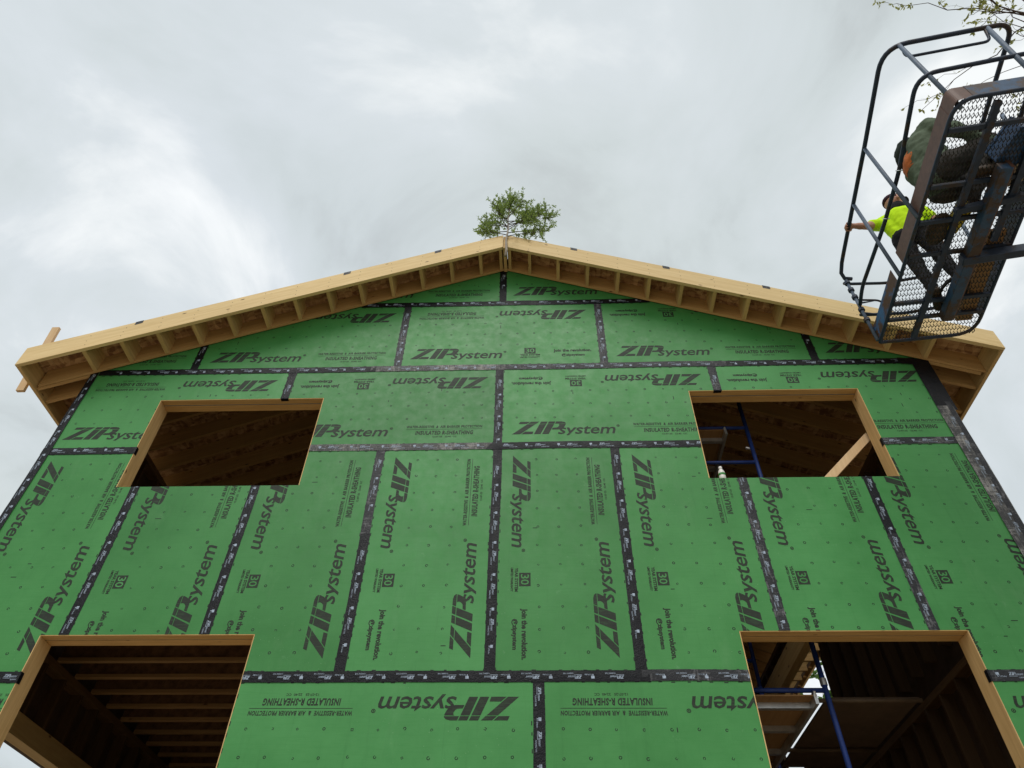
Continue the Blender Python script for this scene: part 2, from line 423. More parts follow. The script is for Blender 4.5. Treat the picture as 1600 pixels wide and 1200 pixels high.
def logo():
    """the big ZIPsystem word mark, in units: x 0..1330, cap height 233"""
    P = [[(0,0),(105,0),(355,233),(250,233)], [(85,187),(105,233),(236,233),(186,187)], [(118,0),(264,0),(278,48),(170,48)],
         [(282,0),(367,0),(464,233),(378,233)], [(387,0),(472,0),(565,233),(480,233)]]
    ou = [(574,233),(640,233),(680,222),(699,200),(694,170),(674,128),(642,98),(600,82),(513,82)]
    inn = [(556,186),(592,186),(606,183),(611,175),(612,158),(604,142),(592,128),(578,119),(527,116)]
    P += [[ou[i], ou[i+1], inn[i+1], inn[i]] for i in range(8)]
    vs = []; fs = []
    for p in P:
        k = len(vs); vs += p; fs.append(tuple(range(k, k+len(p))))
    bm = bm2d((vs, fs))
    for z in (184.5, 191):
        bmesh.ops.bisect_plane(bm, geom=bm.verts[:]+bm.edges[:]+bm.faces[:], plane_co=(0,0,z), plane_no=(0,0,1))
    bmesh.ops.delete(bm, geom=[f for f in bm.faces if 184.5 < f.calc_center_median().z < 191], context='FACES')
    vs, fs = from_bm(bm)
    t, tf = text_polys('system', .22, .012, .97)
    xs = [p[0] for p in t]; a, b = min(xs), max(xs); sy = 133/.53
    bm = bm2d(([(590+(x-a)/(b-a)*740, y*sy) for x, y in t], tf))
    bmesh.ops.bisect_plane(bm, geom=bm.verts[:]+bm.edges[:]+bm.faces[:], plane_co=(0,0,-26), plane_no=(0,0,-1), clear_outer=True)
    t, tf = from_bm(bm); k = len(vs); t = [(a_, b_, .0004) for a_, b_ in t]; vs += t; fs += [tuple(i+k for i in f) for f in tf]
    k = len(vs); n = 14
    for r in (21, 13):
        vs += [(1367+r*math.cos(2*math.pi*i/n), 140+r*math.sin(2*math.pi*i/n)) for i in range(n)]
    fs += [(k+i, k+(i+1) % n, k+n+(i+1) % n, k+n+i) for i in range(n)]
    k = len(vs); vs += [(1361,132),(1373,132),(1373,148),(1361,148)]; fs.append((k, k+1, k+2, k+3))
    return vs, fs
LOGO = logo()
def panel_print():
    """flat lettering of one whole 8 ft sheet, u along its length, v across: list of (part name, verts (u,v,layer), faces, face materials)"""
    out = []
    def begin(name): out.append((name, [], [], []))
    def put(vf, tf=lambda p: p, lay=0, mi=0):
        _, vs, fs, ms = out[-1]; k = len(vs); vs.extend((*tf(p)[:2], p[2] if len(p) > 2 else lay) for p in vf[0]); fs.extend(tuple(i+k for i in f) for f in vf[1]); ms.extend([mi]*len(vf[1]))
    begin('printed_logo'); put(LOGO, lambda p: (.134+p[0]*.00083, .165+p[1]*.18/233))
    begin('printed_logo'); put(LOGO, lambda p: (2.289-p[0]*.00083, 1.058-p[1]*.18/233))
    begin('printed_badge')
    put(([(1.502,.235),(1.636,.235),(1.636,.337),(1.502,.337)], [(0,1,2,3)]))
    put(fit(text_polys('30', 0, .008, .95), 1.518, 1.622, .250, .323), lay=.0004, mi=1)
    put(fit(text_polys('YEAR SYSTEM', 0, .035), 1.45, 1.688, .196, .226))
    put(fit(text_polys('LIMITED WARRANTY', 0, .035), 1.45, 1.688, .160, .182))
    begin('printed_slogan')
    put(fit(text_polys('Join the revolution.', 0, .042), 1.85, 2.303, .243, .308))
    begin('printed_slogan')
    put(fit(text_polys('@zipsystem', 0, .042), 1.944, 2.218, .170, .226))
    rot = lambda u0, v0: (lambda p: (u0-p[0], v0-p[1]))
    begin('printed_caption')
    put(fit(text_polys('WATER-RESISTIVE  &  AIR BARRIER PROTECTION', .12, .035, 1.12), 0, .82, 0, .037), rot(.991, .951))
    put(([(.171,.9675),(.989,.9675),(.989,.9715),(.171,.9715)], [(0,1,2,3)]))
    put(fit(text_polys('INSULATED R-SHEATHING', .12, .04, 1.12), 0, .621, 0, .058), rot(.887, 1.048))
    put(fit(text_polys('12-07-25   22:40  CC', 0, .015), 0, .26, 0, .02), rot(.70, 1.086))
    return out
PRINT = panel_print()
def nail_marks():
    vs = []; fs = []
    for k in range(12):
        for v in (.405, .609, .812):
            u = .184+.2056*k
            if u > 2.3: continue
            u += R.uniform(-.008, .008); w = v+R.uniform(-.006, .006); n = R.choice((4, 7, 7, 8)); a0 = R.uniform(0, 6); r = R.uniform(.011, .0150)
            skip = R.choice((-1, -1, 0, 1, 2)); b = len(vs)
            for rr in (r, r*.52):
                vs += [(u+rr*math.cos(a0+2*math.pi*i/n), w+rr*math.sin(a0+2*math.pi*i/n)) for i in range(n)]
            fs += [(b+i, b+(i+1) % n, b+n+(i+1) % n, b+n+i) for i in range(n) if i != skip]
    L = 2*U
    def tick(u, v, du, dv):
        b = len(vs); vs.extend([(u-du,v-dv),(u+du,v-dv),(u+du,v+dv),(u-du,v+dv)]); fs.append((b, b+1, b+2, b+3))
    k = .06
    while k < L-.04:
        for v in (.049, U-.049):
            if R.random() < .8: tick(k+R.uniform(-.02,.02), v+R.uniform(-.004,.004), R.uniform(.010,.019), .0045)
        k += .1016
    k = .06
    while k < U-.04:
        for u in (.049, L-.049):
            if R.random() < .8: tick(u+R.uniform(-.004,.004), k+R.uniform(-.02,.02), .0045, R.uniform(.010,.019))
        k += .1016
    for _ in range(R.randint(1, 3)):
        tick(R.uniform(.2, 2.2), R.uniform(.35, .9), .004, R.uniform(.012, .03))
    return vs, fs
def orient(code, x0, z0):
    L = 2*U
    return {'H': lambda p: (x0+p[0], z0+p[1]), 'F': lambda p: (x0+L-p[0], z0+U-p[1]),
            'V': lambda p: (x0+p[1], z0+L-p[0])}[code]
def flat_part(vf, tf, y, name, mat, parent, clip):
    bm = bmesh.new(); ms = vf[2] if len(vf) > 2 else [0]*len(vf[1])
    vs = []
    for p in vf[0]:
        a, b = tf(p)[:2]; vs.append(bm.verts.new((a, y-(p[2] if len(p) > 2 else 0), b)))
    for f, mi in zip(vf[1], ms):
        try: bm.faces.new([vs[i] for i in f]).material_index = mi
        except ValueError: pass
    if clip: clip_bm(bm, OPEN, roofcut)
    if not bm.faces: bm.free(); return None
    o = bm_object(bm, name, mat, parent)
    if len(vf) > 2: o.data.materials.append(MAT['green'])
    return o
def panel(xu, zu, code):
    x0, z0 = xu*U, Z0+zu*U
    w, h = (U, 2*U) if code == 'V' else (2*U, U)
    gap = .0016
    bm = bmesh.new(); nx, nz = 1, 1
    vs = [bm.verts.new(p) for p in ((x0+gap,0,z0+gap),(x0+w-gap,0,z0+gap),(x0+w-gap,0,z0+h-gap),(x0+gap,0,z0+h-gap))]
    bm.faces.new(vs); clip_bm(bm, OPEN, roofcut)
    if not bm.faces: bm.free(); return
    bmesh.ops.dissolve_limit(bm, angle_limit=.01, verts=bm.verts[:], edges=bm.edges[:]) if False else None
    r = bmesh.ops.extrude_face_region(bm, geom=bm.faces[:])
    bmesh.ops.translate(bm, verts=[e_ for e_ in r['geom'] if isinstance(e_, bmesh.types.BMVert)], vec=(0,.05,0))
    bmesh.ops.recalc_face_normals(bm, faces=bm.faces[:])
    p = bm_object(bm, 'sheathing_panel', MAT['green'], house)
    tf = orient(code, x0, z0)
    for nm, pv, pf, pm in PRINT: flat_part((pv, pf, pm), tf, -.0010, nm, MAT['ink'], p, True)
    n = flat_part(nail_marks(), tf, -.0006, 'nail_marks', MAT['nail'], p, True)
    if n: stuff(n)
for k in range(-4, 4): panel(k, 0, 'V')
for xu, zu, c in ((-4,2,'H'),(-2,2,'F'),(0,2,'F'),(2,2,'F'), (-5,3,'F'),(-3,3,'F'),(-1,3,'H'),(1,3,'F'),(3,3,'F'), (-2,4,'F'),(0,4,'H'),
                  (-5.68,-1,'H'),(-3.68,-1,'H'),(-1.68,-1,'H'),(.32,-1,'H'),(2.32,-1,'H')): panel(xu, zu, c)

# --- seam tape ----------------------------------------------------------------
def tape_tile():
    vs = []; fs = []
    def put(vf, tf):
        k = len(vs); vs.extend(tf(p) for p in vf[0]); fs.extend(tuple(i+k for i in f) for f in vf[1])
    put(LOGO, lambda p: (p[0]*.000082, -.002+p[1]*.00011))
    put(([(0,-.011),(.062,-.011),(.062,-.008),(0,-.008)], [(0,1,2,3)]), lambda p: p)
    put(fit(text_polys('FLASHING TAPE', 0, .01), .068, .150, -.026, -.014), lambda p: p)
    put(([(.235,.000),(.262,.000),(.262,.022),(.235,.022)], [(0,1,2,3)]), lambda p: p)
    put(([(.243,-.014),(.250,-.014),(.250,.000),(.243,.000)], [(0,1,2,3)]), lambda p: p)
    put(fit(text_polys('T-E Roller', .1, .01), .256, .315, -.016, -.004), lambda p: p)
    return vs, fs
TILE = tape_tile()
def tape(a, b, mat='tape', w=.092, y=-.0022, flip=False, letters=True, bow=0.0):
    """strip of tape on the wall between (x,z) points"""
    a, b = Vector(a), Vector(b); d = b-a; L = d.length; d.normalize(); n = Vector((-d.y, d.x))
    k = max(2, int(L/.045)); vs = []; fs = []; ph = R.uniform(0, 99)
    for i in range(k+1):
        t = L*i/k; c = a+d*t+n*(noise.noise((t*.8+ph, 0, 0))*.012)
        w0 = w/2+noise.noise((t*9+ph, 3, 0))*.0022; w1 = w/2+noise.noise((t*9+ph, 7, 0))*.0022
        ridge = .0012+.0010*noise.noise((t*14+ph, 1, 5))
        for s, yy in ((-w0, 0), (-w*.12, -ridge), (w*.12, -ridge), (w1, 0)):
            p = c+n*s; vs.append((p.x, y+yy, p.y))
    for i in range(k):
        for j in range(3): fs.append((4*i+j, 4*i+j+1, 4*i+4+j+1, 4*i+4+j))
    bm = bmesh.new(); bv = [bm.verts.new(p) for p in vs]
    for f in fs: bm.faces.new([bv[i] for i in f])
    clip_bm(bm, OPEN, roofcut[:2])
    if not bm.faces: bm.free(); return
    bmesh.ops.recalc_face_normals(bm, faces=bm.faces[:])
    o = bm_object(bm, 'seam_tape', MAT[mat], house)
    if letters:
        lv = []; lf = []; t = R.uniform(.02, .25)
        while t < L-.32:
            kk = len(lv)
            for p in TILE[0]:
                q = a+d*(t+p[0])+n*p[1] if not flip else b-d*(t+p[0])-n*p[1]
                lv.append((q.x, q.y))
            lf += [tuple(i+kk for i in f) for f in TILE[1]]; t += .335
        if lf:
            tl = flat_part((lv, lf), lambda p: p, y-.0032, 'tape_lettering', MAT['white_ink'], o, True)
            if tl: stuff(tl)
X = lambda u: u*U
Zs = lambda u: Z0+u*U
# verticals first, horizontals lap over them
for xu, mat in ((-3,'tape'),(-2,'tape'),(-1,'tape'),(0,'tape'),(1,'tape'),(2,'tape_worn'),(3,'tape')):
    if xu == -1:
        tape((X(-1),Zs(2)-.03), (X(-1),Zs(1.1)), 'tape_worn'); tape((X(-1),Zs(1.12)), (X(-1),Zs(0)), 'tape', y=-.0028)
    elif xu == 1:
        tape((X(1),Zs(2)-.03), (X(1),Zs(0)+.03), 'tape')
    elif xu == 3:
        tape((X(3),Zs(2)-.03), (X(3),Zs(1.05)), 'tape'); tape((X(3),Zs(1.08)), (X(3),Zs(0)+.03), 'tape_worn', y=-.0028)
    else: tape((X(xu),Zs(2)-.03), (X(xu),Zs(0)+.03), mat)
for xu, mat in ((-2,'tape'),(0,'tape'),(2,'tape_worn')): tape((X(xu),Zs(3)-.02), (X(xu),Zs(2)+.0), mat)
for xu, mat in ((-3,'tape'),(-1,'tape_worn'),(1,'tape_worn'),(3,'tape')): tape((X(xu),Zs(4)-.02), (X(xu),Zs(3)+.02), mat)
tape((0,Zs(4.6)), (0,Zs(4)), 'tape')
tape((X(.32),Zs(0)-.03), (X(.32),Zs(-1)), 'tape')
for a, b, z, mat, fl in ((-4,-1.9,0,'tape',0),(-1.9,1.05,0,'tape',1),(1.0,2,0,'tape_worn',1),(2.9,4,0,'tape_worn',0),
                        (-4,-3.0,2,'tape',0),(-1.8,-.05,2,'tape_foil',0),(-.1,2.0,2,'tape',0),(3.0,4,2,'tape_worn',0),
                        (-3.92,-1.2,3,'tape',1),(-1.25,.05,3,'tape_foil',1),(0.0,2.2,3,'tape_worn',1),(2.15,3.92,3,'tape',1),
                        (-1.5,.3,4,'tape',0),(.28,1.55,4,'tape',0)):
    tape((X(a),Zs(z)), (X(b),Zs(z)), mat, y=-.0052, flip=bool(fl))
tape((-HW+.045,Zs(3.02)), (-HW+.045,Zs(-1)), 'tape', w=.088, y=-.0085)
tape((HW-.06,Zs(3.02)), (HW-.06,Zs(2.35)), 'tape', w=.20, y=-.0085, letters=False)
tape((HW-.075,Zs(2.40)), (HW-.075,Zs(-1)), 'tape_foil', w=.17, y=-.0100)
tape((HW-.03,Zs(2.45)), (HW-.03,Zs(-1)), 'tape_worn', w=.055, y=-.0130, letters=False)
tape((HW-.30,Zs(3.0)), (HW-.06,Zs(2.97)), 'tape', w=.10, y=-.0120, letters=False)

# --- gable overhang -------------------------------------------------------------
FH = .287; OV = .40; XE = 5.47
def slopebox(x0, x1, y0, y1, lo, hi):
    """box following the roof slope between x0 and x1 (one side of the ridge), lo/hi above the soffit line"""
    return MB().hexa([(x0,y0,zb(x0)+lo),(x1,y0,zb(x1)+lo),(x1,y1,zb(x1)+lo),(x0,y1,zb(x0)+lo),
                      (x0,y0,zb(x0)+hi),(x1,y0,zb(x1)+hi),(x1,y1,zb(x1)+hi),(x0,y1,zb(x0)+hi)])
slopebox(-XE, XR-.024, -OV, -OV+.044, 0, FH).build('fascia_board', MAT['fas_l'], house, bevel=.003)
slopebox(XR+.026, XE+.03, -OV, -OV+.044, 0, FH).build('fascia_board', MAT['fas_r'], house, bevel=.003)
MB().box(XR-.02, XR+.02, -OV+.012, DEP, ZB-.012, ZB+FH-.03).build('ridge_board', MAT['wy'], house)
for s, m in ((-1,'wl'), (1,'wr')):
    xe = XE-.045
    a, b = (XR-.022, XR-xe) if s < 0 else (XR+.022, XR+xe)
    slopebox(min(a,b), max(a,b), -.042, -.016, .002, .252).build('ledger_board', MAT[m], house)
    a2, b2 = (-HW-.01, -xe) if s < 0 else (HW+.01, xe)
    slopebox(min(a2,b2), max(a2,b2), -.008, .034, .004, .252).build('rafter_tail', MAT[m], house)
# lookouts share two meshes
for s in (-1, 1):
    w = .019
    mb = MB().hexa([(-w,-OV+.046,MS*w*s),(w,-OV+.046,-MS*w*s),(w,-.043,-MS*w*s),(-w,-.043,MS*w*s),
                    (-w,-OV+.046,.25+MS*w*s),(w,-OV+.046,.25-MS*w*s),(w,-.043,.25-MS*w*s),(-w,-.043,.25+MS*w*s)])
    first = None
    for k in range(-1, 13):
        x = XR+s*(.325+.3765*k) if k >= 0 else XR+s*.062
        if first is None:
            first = mb.build('lookout', MAT['wy'], house); o = first
        else: o = link('lookout', first.data, house)
        o.location = (x+R.uniform(-.006,.006), 0, zb(x)+.003)
# eave boards
for s in (-1, 1):
    xo = -XE if s < 0 else XE+.03
    z = zb(xo)
    MB().box(min(xo, xo-s*.042), max(xo, xo-s*.042), -OV+.046, DEP, z+.001, z+FH-.036).build('eave_board', MAT['wy'], house, bevel=.003)
# roof sheets: OSB 4 ft along the slope
for s in (-1, 1):
    edges = [0, .9, 2.03, 3.16, 4.30, 5.497 if s < 0 else 5.465]
    for i in range(5):
        x0, x1 = XR+s*(edges[i]+.024 if i == 0 else edges[i]+.0001), XR+s*(edges[i+1]-.0001)
        ys = [-OV+.05, 1.0, 3.44, 5.88, 8.3, DEP] if i % 2 else [-OV+.05, 2.2, 4.64, 7.08, 9.5, DEP]
        for j in range(5):
            slopebox(min(x0,x1), max(x0,x1), ys[j]+.0001, ys[j+1]-.0001, .255, .267).build('roof_sheet', MAT['osb'], house)
# rafters
for s, m in ((-1,'wl'), (1,'wr')):
    for k in range(24):
        y = .215+.402*k
        a, b = (XR-.022, -(XE-.045)) if s < 0 else (XR+.022, XE-.015)
        slopebox(min(a,b), max(a,b), y, y+.038, .004, .253).build('rafter', MAT[m], house)
# dark tape patches folded over the top of the fascia
for x in (-4.32, -1.98, -.85, .94, 2.08, 3.22):
    zt = zb(x)+FH; w = .042; s = -MS if x > XR else MS
    mb = MB().add([(x-w,-OV-.002,zt-s*w-.052),(x+w,-OV-.002,zt+s*w-.048),(x+w,-OV-.002,zt+s*w+.002),(x-w,-OV-.002,zt-s*w+.002),
                   (x+w,-OV+.06,zt+s*w+.002),(x-w,-OV+.06,zt-s*w+.002)], [(0,1,2,3),(3,2,4,5)])
    mb.build('tape_patch', MAT['tape_worn'], house)

# nail heads where the fascia is fixed to each lookout
mb = MB()
for s in (-1, 1):
    for k in range(13):
        x = XR+s*(.325+.3765*k)
        for dz in (.06, .14, .225):
            cx_, cz_ = x+R.uniform(-.012,.012), zb(x)+dz+R.uniform(-.012,.012); r_ = .0055
            mb.add([(cx_+r_*math.cos(t_*math.pi/3), -OV-.0008, cz_+r_*math.sin(t_*math.pi/3)) for t_ in range(6)], [tuple(range(6))])
stuff(mb.build('nail_heads', MAT['boot'], house))
# --- window and door openings -----------------------------------------------------
for i, (x0, x1, z0, z1) in enumerate(OPEN):
    t = .007; ye = .19
    MB().box(x0+.001, x1-.001, .001, .080, z1-t, z1+.03).build('header_board', MAT['wx'], house, bevel=.002)
    MB().box(x0+.001, x1-.001, .0805, .0985, z1-t+.008, z1+.03).build('header_spacer', MAT['foam'], house)
    MB().box(x0+.001, x1-.001, .099, ye, z1-t+.001, z1+.03).build('header_board', MAT['wx'], house, bevel=.002)
    for sg, xa in ((-1, x0), (1, x1)):
        for ya, yb, d in ((-.0015, .052, 0), (.0525, ye, .0012)):
            xi = xa-sg*(t-d)
            MB().box(min(xi, xi+sg*.03), max(xi, xi+sg*.03), ya if ya > 0 else .0515 if False else ya, yb, z0, z1-t-.0005).build('jamb_board', MAT['wz'], house, bevel=.001) if ya > 0 else \
            MB().box(min(xi, xa), max(xi, xa), ya, yb, z0, z1-t-.0005).build('jamb_edge', MAT['wz'], house)
    MB().box(x0+.001, x1-.001, .052, ye, z0-.04, z0-.004).build('sill_board', MAT['wx'], house)
# tape ends folded round the edges of the openings
for x_, z_, ax in ((OPEN[0][0], Zs(2), 1), (OPEN[1][1], Zs(2), -1), (OPEN[2][0], Zs(0), 1), (OPEN[3][1], Zs(0), -1)):
    xi = x_+ax*.0095
    MB().add([(x_-ax*.004,-.009,z_-.047),(xi,-.007,z_-.050),(xi,.038,z_-.044),(xi,.034,z_+.047),(xi,-.007,z_+.046),(x_-ax*.004,-.009,z_+.047)], [(0,1,4,5),(1,2,3,4)]).build('tape_fold', MAT['tape'], house)
for x_, z_ in ((X(-2), OPEN[0][3]), (X(2), OPEN[1][3])):
    zi = z_-.0095
    MB().add([(x_-.047,-.009,z_+.004),(x_+.047,-.009,z_+.004),(x_+.046,-.007,zi),(x_+.042,.032,zi),(x_-.044,.036,zi),(x_-.046,-.007,zi)], [(0,1,2,5),(5,2,3,4)]).build('tape_fold', MAT['tape'], house)
# --- body of the house ---------------------------------------------------------------
def wall_yz(x0, x1, y0, y1, z0, z1, holes, name, mat):
    ysx = sorted({y0, y1, *[h[0] for h in holes], *[h[1] for h in holes]}); zsx = sorted({z0, z1, *[h[2] for h in holes], *[h[3] for h in holes]})
    mb = MB()
    for i in range(len(ysx)-1):
        for j in range(len(zsx)-1):
            cy, cz = (ysx[i]+ysx[i+1])/2, (zsx[j]+zsx[j+1])/2
            if any(h[0] < cy < h[1] and h[2] < cz < h[3] for h in holes): continue
            mb.box(x0, x1, ysx[i], ysx[i+1], zsx[j], zsx[j+1])
    return mb.build(name, mat, house)
LWH = [(.9, 3.3, 2.95, 4.13)]; RWH = [(5.2, 8.4, 5.75, 6.9)]
FZ = 4.92
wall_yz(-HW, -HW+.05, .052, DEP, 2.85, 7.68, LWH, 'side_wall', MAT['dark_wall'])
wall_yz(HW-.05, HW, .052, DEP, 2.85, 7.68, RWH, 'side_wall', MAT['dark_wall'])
for s, holes in ((-1, LWH), (1, RWH)):
    xa, xb = (-HW+.051, -HW+.19) if s < 0 else (HW-.19, HW-.051)
    zr = [(2.86, FZ-.08), (FZ+.28, 7.55)]
    for k in range(25):
        y = .2+.4*k
        for z0, z1 in zr:
            seg = [(z0, z1)]
            for h in holes:
                if h[0] < y+.02 < h[1] and z0 < h[3] and z1 > h[2]: seg = [(z0, h[2]-.04), (h[3]+.2, z1)]
            for a, b in seg:
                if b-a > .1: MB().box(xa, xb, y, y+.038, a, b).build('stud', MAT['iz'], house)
    for h in holes:
        MB().box(xa-.001, xb+.001, h[0], h[1], h[3]+.001, h[3]+.199).build('side_header', MAT['wy'], house)
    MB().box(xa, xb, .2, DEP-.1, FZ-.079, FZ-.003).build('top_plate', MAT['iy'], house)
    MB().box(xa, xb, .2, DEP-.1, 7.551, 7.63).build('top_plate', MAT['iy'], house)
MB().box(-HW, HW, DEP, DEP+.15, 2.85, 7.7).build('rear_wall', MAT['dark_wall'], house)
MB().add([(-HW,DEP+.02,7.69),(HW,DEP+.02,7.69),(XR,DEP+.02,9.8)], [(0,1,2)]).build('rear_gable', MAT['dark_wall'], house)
# inner lining of the front wall's framing cavity
for i, (x0, x1, z0, z1) in enumerate(((-4.7,-3.9,2.86,7.6), (-1.95,2.03,2.86,8.7), (4.0,4.68,2.86,7.7), (-3.88,-1.97,4.64,5.9), (2.05,3.96,4.66,5.9))):
    for k in range(int((x1-x0)/.406)+1):
        x = x0+.406*k
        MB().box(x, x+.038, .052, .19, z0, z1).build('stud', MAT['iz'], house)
MB().box(-HW, HW, .02, DEP, 0, 2.82).build('foundation', MAT['conc'], house)
MB().box(-HW+.05, HW-.05, .06, DEP-.02, 2.822, 2.845).build('floor_sheet', MAT['subfloor'], house)
MB().box(-4.69, 1.98, .2, 9.9, FZ+.2572, FZ+.262).build('subfloor_bounce_layer', MAT['subfloor'], house)  # unseen pale layer, added to throw light up at the rafters
# upper floor: joists along X, OSB on top, an open bay at the right where the scaffold stands
for k in range(24):
    y = .34+.4*k
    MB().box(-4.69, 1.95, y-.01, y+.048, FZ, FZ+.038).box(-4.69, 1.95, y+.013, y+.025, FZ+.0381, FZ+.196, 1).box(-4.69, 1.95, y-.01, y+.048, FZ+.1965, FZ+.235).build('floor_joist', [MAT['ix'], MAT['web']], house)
for y0, y1 in ((.2, 2.6), (2.602, 5.04), (5.042, 7.48), (7.482, 9.9)):
    MB().box(-4.69, 1.98, y0, y1, FZ+.237, FZ+.257).build('floor_sheet', MAT['web'], house)
MB().box(1.952, 2.03, .2, 9.9, FZ-.003, FZ+.234).build('trimmer_beam', MAT['wy'], house)
MB().box(3.03, 3.12, 1.15, 3.0, FZ, FZ+.235).build('trimmer_beam', MAT['wy'], house)
for k in range(5):
    y = 1.35+.24*k
    MB().box(3.122, 3.32, y, y+.03, FZ+.12, FZ+.2).build('floor_joist', MAT['wx'], house)


# ------------------------------------------------------------------ loose boards
b = MB().bar((-5.565,-.15,8.42), (-5.555,-.045,7.40), .04, .092, up=(1,0,0)).build('brace_board', MAT['pine'], bevel=.003)
tag(b, 'short pale board nailed upright to the far left end of the eave', 'board')
b = MB().bar((2.35,.30,5.42), (3.99,.30,6.80), .092, .038, up=(0,1,0))
b = MB().bar((2.78,.26,5.62), (4.02,.26,6.82), .038, .088, up=(0,0,1)).build('brace_board', MAT['pine'], bevel=.003)
tag(b, 'pale diagonal brace board inside the upper right window opening', 'board')
b = MB().bar((4.86,.42,6.10), (5.13,.42,6.11), .14, .04).build('brace_board', MAT['pine'], bevel=.003)
tag(b, 'short board end sticking out beyond the taped right corner', 'board')

# ------------------------------------------------------------------ scaffold inside, right bay
sc = thing('scaffold', 'blue tubular scaffold tower standing inside behind the right window openings', 'scaffold', (2.4,1.3,2.846))
SX0, SX1, SY0, SY1 = 1.88+.2, 2.865, .60, 2.4
def part(mb, name, mat, parent, **k): return mb.build(name, MAT[mat], parent, **k)
for y in (SY0, SY1):
    for x in (SX0, SX1):
        part(MB().tube([(x,y,2.86),(x,y,5.0)], .023, 12), 'post', 'blue_tube', sc, smooth=True)
        part(MB().tube([(x,y,5.004),(x,y,8.1 if y == SY0 else 7.9)], .023, 12), 'post', 'blue_tube', sc, smooth=True)
        part(MB().tube([(x,y,4.25),(x,y,4.31)], .030, 12), 'coupling', 'steel', sc)
    for z in (3.2, 4.21, 5.3, 6.75, 7.27):
        part(MB().tube([(SX0+.02,y,z),(SX1-.02,y,z)], .021, 12), 'crossbar', 'blue_tube', sc, smooth=True)
for z0, z1 in ((3.0,4.1),):
    part(MB().tube([(SX1,SY0,z0),(SX1,SY1,z1)], .014, 8), 'diagonal_brace', 'steel', sc)
part(MB().tube([(SX1+.005,SY0+.03,6.97),(SX1-.06,SY0+.03,6.99)], .016, 8), 'lock_pin', 'steel', sc)
def deck(x0, x1, z, label):
    d = thing('scaffold_plank', label, 'plank', ((x0+x1)/2, SY0, z))
    part(MB().box(x0+.03, x1-.03, SY0-.03, SY1+.05, z+.02, z+.032), 'deck_sheet', 'ply', d)
    for xa in (x0, x1-.03): part(MB().box(xa, xa+.029, SY0-.04, SY1+.05, z-.05, z+.034), 'side_rail', 'alu', d)
    for y in (SY0+.10, SY0+.62, SY0+1.2):
        part(MB().box(x0+.031, x1-.031, y, y+.05, z-.03, z+.019), 'cross_rib', 'alu', d)
    for xa in (x0+.004, x1-.03):
        part(MB().tube([(xa+.012,SY0-.03,z+.0),(xa+.012,SY0-.045,z+.05),(xa+.012,SY0-.02,z+.06),(xa+.012,SY0+.03,z+.045)], .011, 6), 'hook', 'steel', d)
    return d
deck(2.10, 2.62, 7.19, 'aluminium scaffold plank high behind the upper right window')
deck(2.14, 2.765, 4.13, 'aluminium scaffold plank seen through the lower right opening')

for y in (SY0+.03, SY0+1.2):
    part(MB().tube([(SX1-.1,y,4.135),(3.66,y,4.135)], .02, 8), 'outrigger', 'boot', sc, smooth=True)
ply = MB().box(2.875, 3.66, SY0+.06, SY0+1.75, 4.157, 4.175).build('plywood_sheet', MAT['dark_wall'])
tag(ply, 'dark plywood sheet laid beside the lower scaffold plank inside the right opening', 'sheet')
# white spray bottle on the sill of the upper right window
sb = thing('spray_bottle', 'small white bottle standing on the sill of the upper right window', 'bottle', (2.27,.06,6.074))
MB().lathe((2.27,.06,6.074), [(.03,0),(.034,.006),(.034,.05),(.031,.06),(.034,.07),(.033,.10),(.024,.125),(.014,.14)], 16).build('bottle_body', MAT['white'], sb, smooth=True)
MB().lathe((2.27,.06,6.214), [(.016,0),(.018,.004),(.018,.03),(.010,.034)], 12).build('bottle_cap', MAT['white'], sb, smooth=True)
MB().lathe((2.27,.06,6.128), [(.0352,0),(.0356,.004),(.0356,.022),(.0352,.026)], 16).build('bottle_label', MAT['green'], sb, smooth=True)

# ------------------------------------------------------------------ boom lift basket
FZ0 = 7.03
C0, C1, C2, C3 = (Vector(p) for p in ((3.63,-3.33,FZ0),(3.84,-.90,FZ0),(4.72,-1.00,FZ0),(4.47,-3.45,FZ0)))
lift = thing('boom_lift', 'boom lift with rusty blue basket and expanded metal floor raised beside the roof', 'boom lift', (8.6,-6.2,0))
def bil(s, t, z=0.0):                                   # s across (left 0 .. right 1), t along (0 far from wall .. 1 near the wall)
    a = C0.lerp(C1, t); b = C3.lerp(C2, t); p = a.lerp(b, s); p.z += z; return p
def rloop(pts, rad=.13, n=6, closed=True):
    out = []; m = len(pts)
    for i in range(m):
        p = Vector(pts[i])
        if not closed and i in (0, m-1): out.append(p); continue
        a, c = Vector(pts[i-1]), Vector(pts[(i+1) % m]); r = rad if isinstance(rad, float) else rad[i]
        r = min(r, (a-p).length*.45, (c-p).length*.45)
        p0 = p+(a-p).normalized()*r; p1 = p+(c-p).normalized()*r
        for k in range(n+1):
            t = k/n; out.append(p0*(1-t)**2+p*2*t*(1-t)+p1*t*t)
    return out
def P(mb, name, mat, **k): return mb.build(name, MAT[mat], lift, **k)
